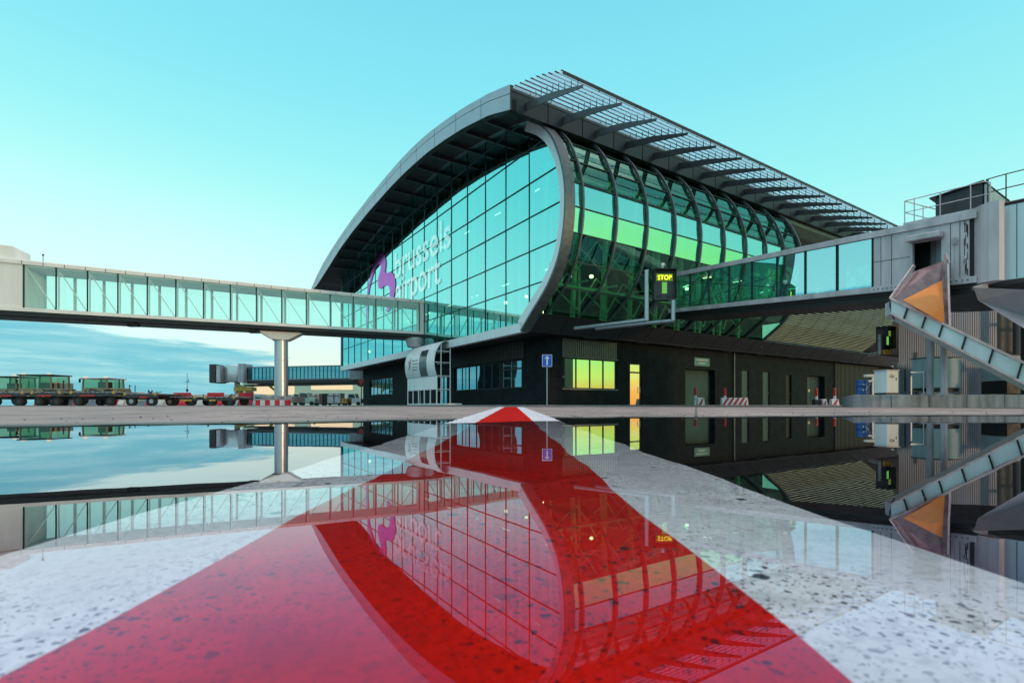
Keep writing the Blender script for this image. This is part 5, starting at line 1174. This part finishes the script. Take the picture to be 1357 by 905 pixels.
# behind the column
def cont(px0, px1, yt, Y, mat, lb, name='baggage_container', cat='container', extra=()):
    a = (px0 - CX) / F * Y; c_ = (px1 - CX) / F * Y; zt_ = CZ + (HY - yt) * Y / F; w_ = c_ - a; h_ = zt_ - .35
    t = thing(name, lb, cat, ((a + c_) / 2, Y, .1)); mb = MB()
    mb.prism([(a, Y - .7, .35), (c_, Y - .7, .35), (c_, Y - .7, zt_), (a + .15 * w_, Y - .7, zt_), (a, Y - .7, zt_ - .35 * h_)], (0, 1.4, 0)); mb.build('shell', mat, t, bevel=.02)
    mb = MB(); mb.box(((a + c_) / 2, Y - .72, .35 + h_ * .5), (w_ * .05, .04, h_ * .9)); mb.box(((a + c_) / 2, Y - .72, .35 + h_ * .72), (w_ * .9, .04, h_ * .05)); mb.build('door_bar', M['dark'], t)
    mb = MB(); mb.box(((a + c_) / 2, Y, .28), (w_, 1.3, .12)); mb.build('base_frame', M['black'], t)
    mb = MB(); [mb.tube((x_, Y - .6, .2), (x_, Y - .45, .2), .12, 10) for x_ in (a + .2, c_ - .2)]; each(mb, 'wheel', M['rubber'], t)
    return t
cont(418.5, 426, 521.5, 55, M['pinksteel'], 'pinkish container left of the dark container gap'); cont(428, 436, 521.5, 56, M['dark'], 'dark container in the middle of the row'); cont(437, 454, 521, 55, M['cladgrey'], 'wide silver container at the right end of the row')
cont(455.5, 463, 528, 53, M['yellow'], 'small orange crate near the give way sign', 'orange_crate', 'crate')
def tug(px, Y, lb, mat, s_=1.0):
    x = (px - CX) / F * Y; t = thing('service_vehicle', lb, 'vehicle', (x, Y, .1)); mb = MB()
    mb.prism([(x - .9 * s_, Y - .6, .35), (x + .9 * s_, Y - .6, .35), (x + .9 * s_, Y - .6, .85), (x + .3 * s_, Y - .6, .95), (x + .15 * s_, Y - .6, 1.45), (x - .75 * s_, Y - .6, 1.5), (x - .9 * s_, Y - .6, .9)], (0, 1.2, 0)); mb.build('body', mat, t, bevel=.05)
    mb = MB(); mb.prism([(x - .7 * s_, Y - .62, .95), (x + .12 * s_, Y - .62, .95), (x + .05 * s_, Y - .62, 1.35), (x - .65 * s_, Y - .62, 1.38)], (0, .02, 0)); mb.build('window', M['smoke'], t)
    for sx in (-.55, .55): mb = MB(); mb.tube((x + sx * s_, Y - .64, .32), (x + sx * s_, Y - .45, .32), .22, 14); mb.build('wheel', M['rubber'], t)
    return t
tug(409, 54, 'pale yellow green service vehicle right of the column', M['hangar']); tug(399, 58, 'white service vehicle just right of the column base', M['whitepl'], .8); tug(471, 58, 'small white vehicle behind the give way sign', M['whitepl'], .9); tug(344, 60, 'pale vehicle between the red barriers and the column', M['whitepl'], 1.0)
t = thing('hangar', 'long pale green hangar with warm lit window bands in the distance', 'building', (-68, 165, .1))
mb = MB(); mb.box((-62, 170, 4.2), (52, 10, 8.2)); mb.build('wall', M['hangar'], t)
for x0, x1, z0, z1 in ((-84, -71, 3.6, 7.2), (-65.5, -52, 5.2, 7.2), (-48.5, -42, 3.6, 6.6)): mb = MB(); mb.box(((x0 + x1) / 2, 164.9, (z0 + z1) / 2), (x1 - x0, .3, z1 - z0)); mb.build('window_band', M['cream'], t)
mb = MB(); mb.box((-62, 169.9, 8.35), (53, 10.5, .25)); mb.build('roof', M['cladgrey'], t)
for (x0, w_, h_, Y, lb) in ((-190, 60, 4.5, 260, 'low dark distant shed behind the tractors'), (-118, 40, 3.6, 250, 'low distant shed left of the round bridge head')):
    t = thing('distant_shed', lb, 'building', (x0, Y, .1)); mb = MB(); mb.box((x0, Y, h_ / 2), (w_, 20, h_)); mb.build('wall', M['cladblue'], t); mb = MB(); mb.box((x0, Y, h_ + .15), (w_ + 1, 21, .3)); mb.build('roof', M['dark'], t)
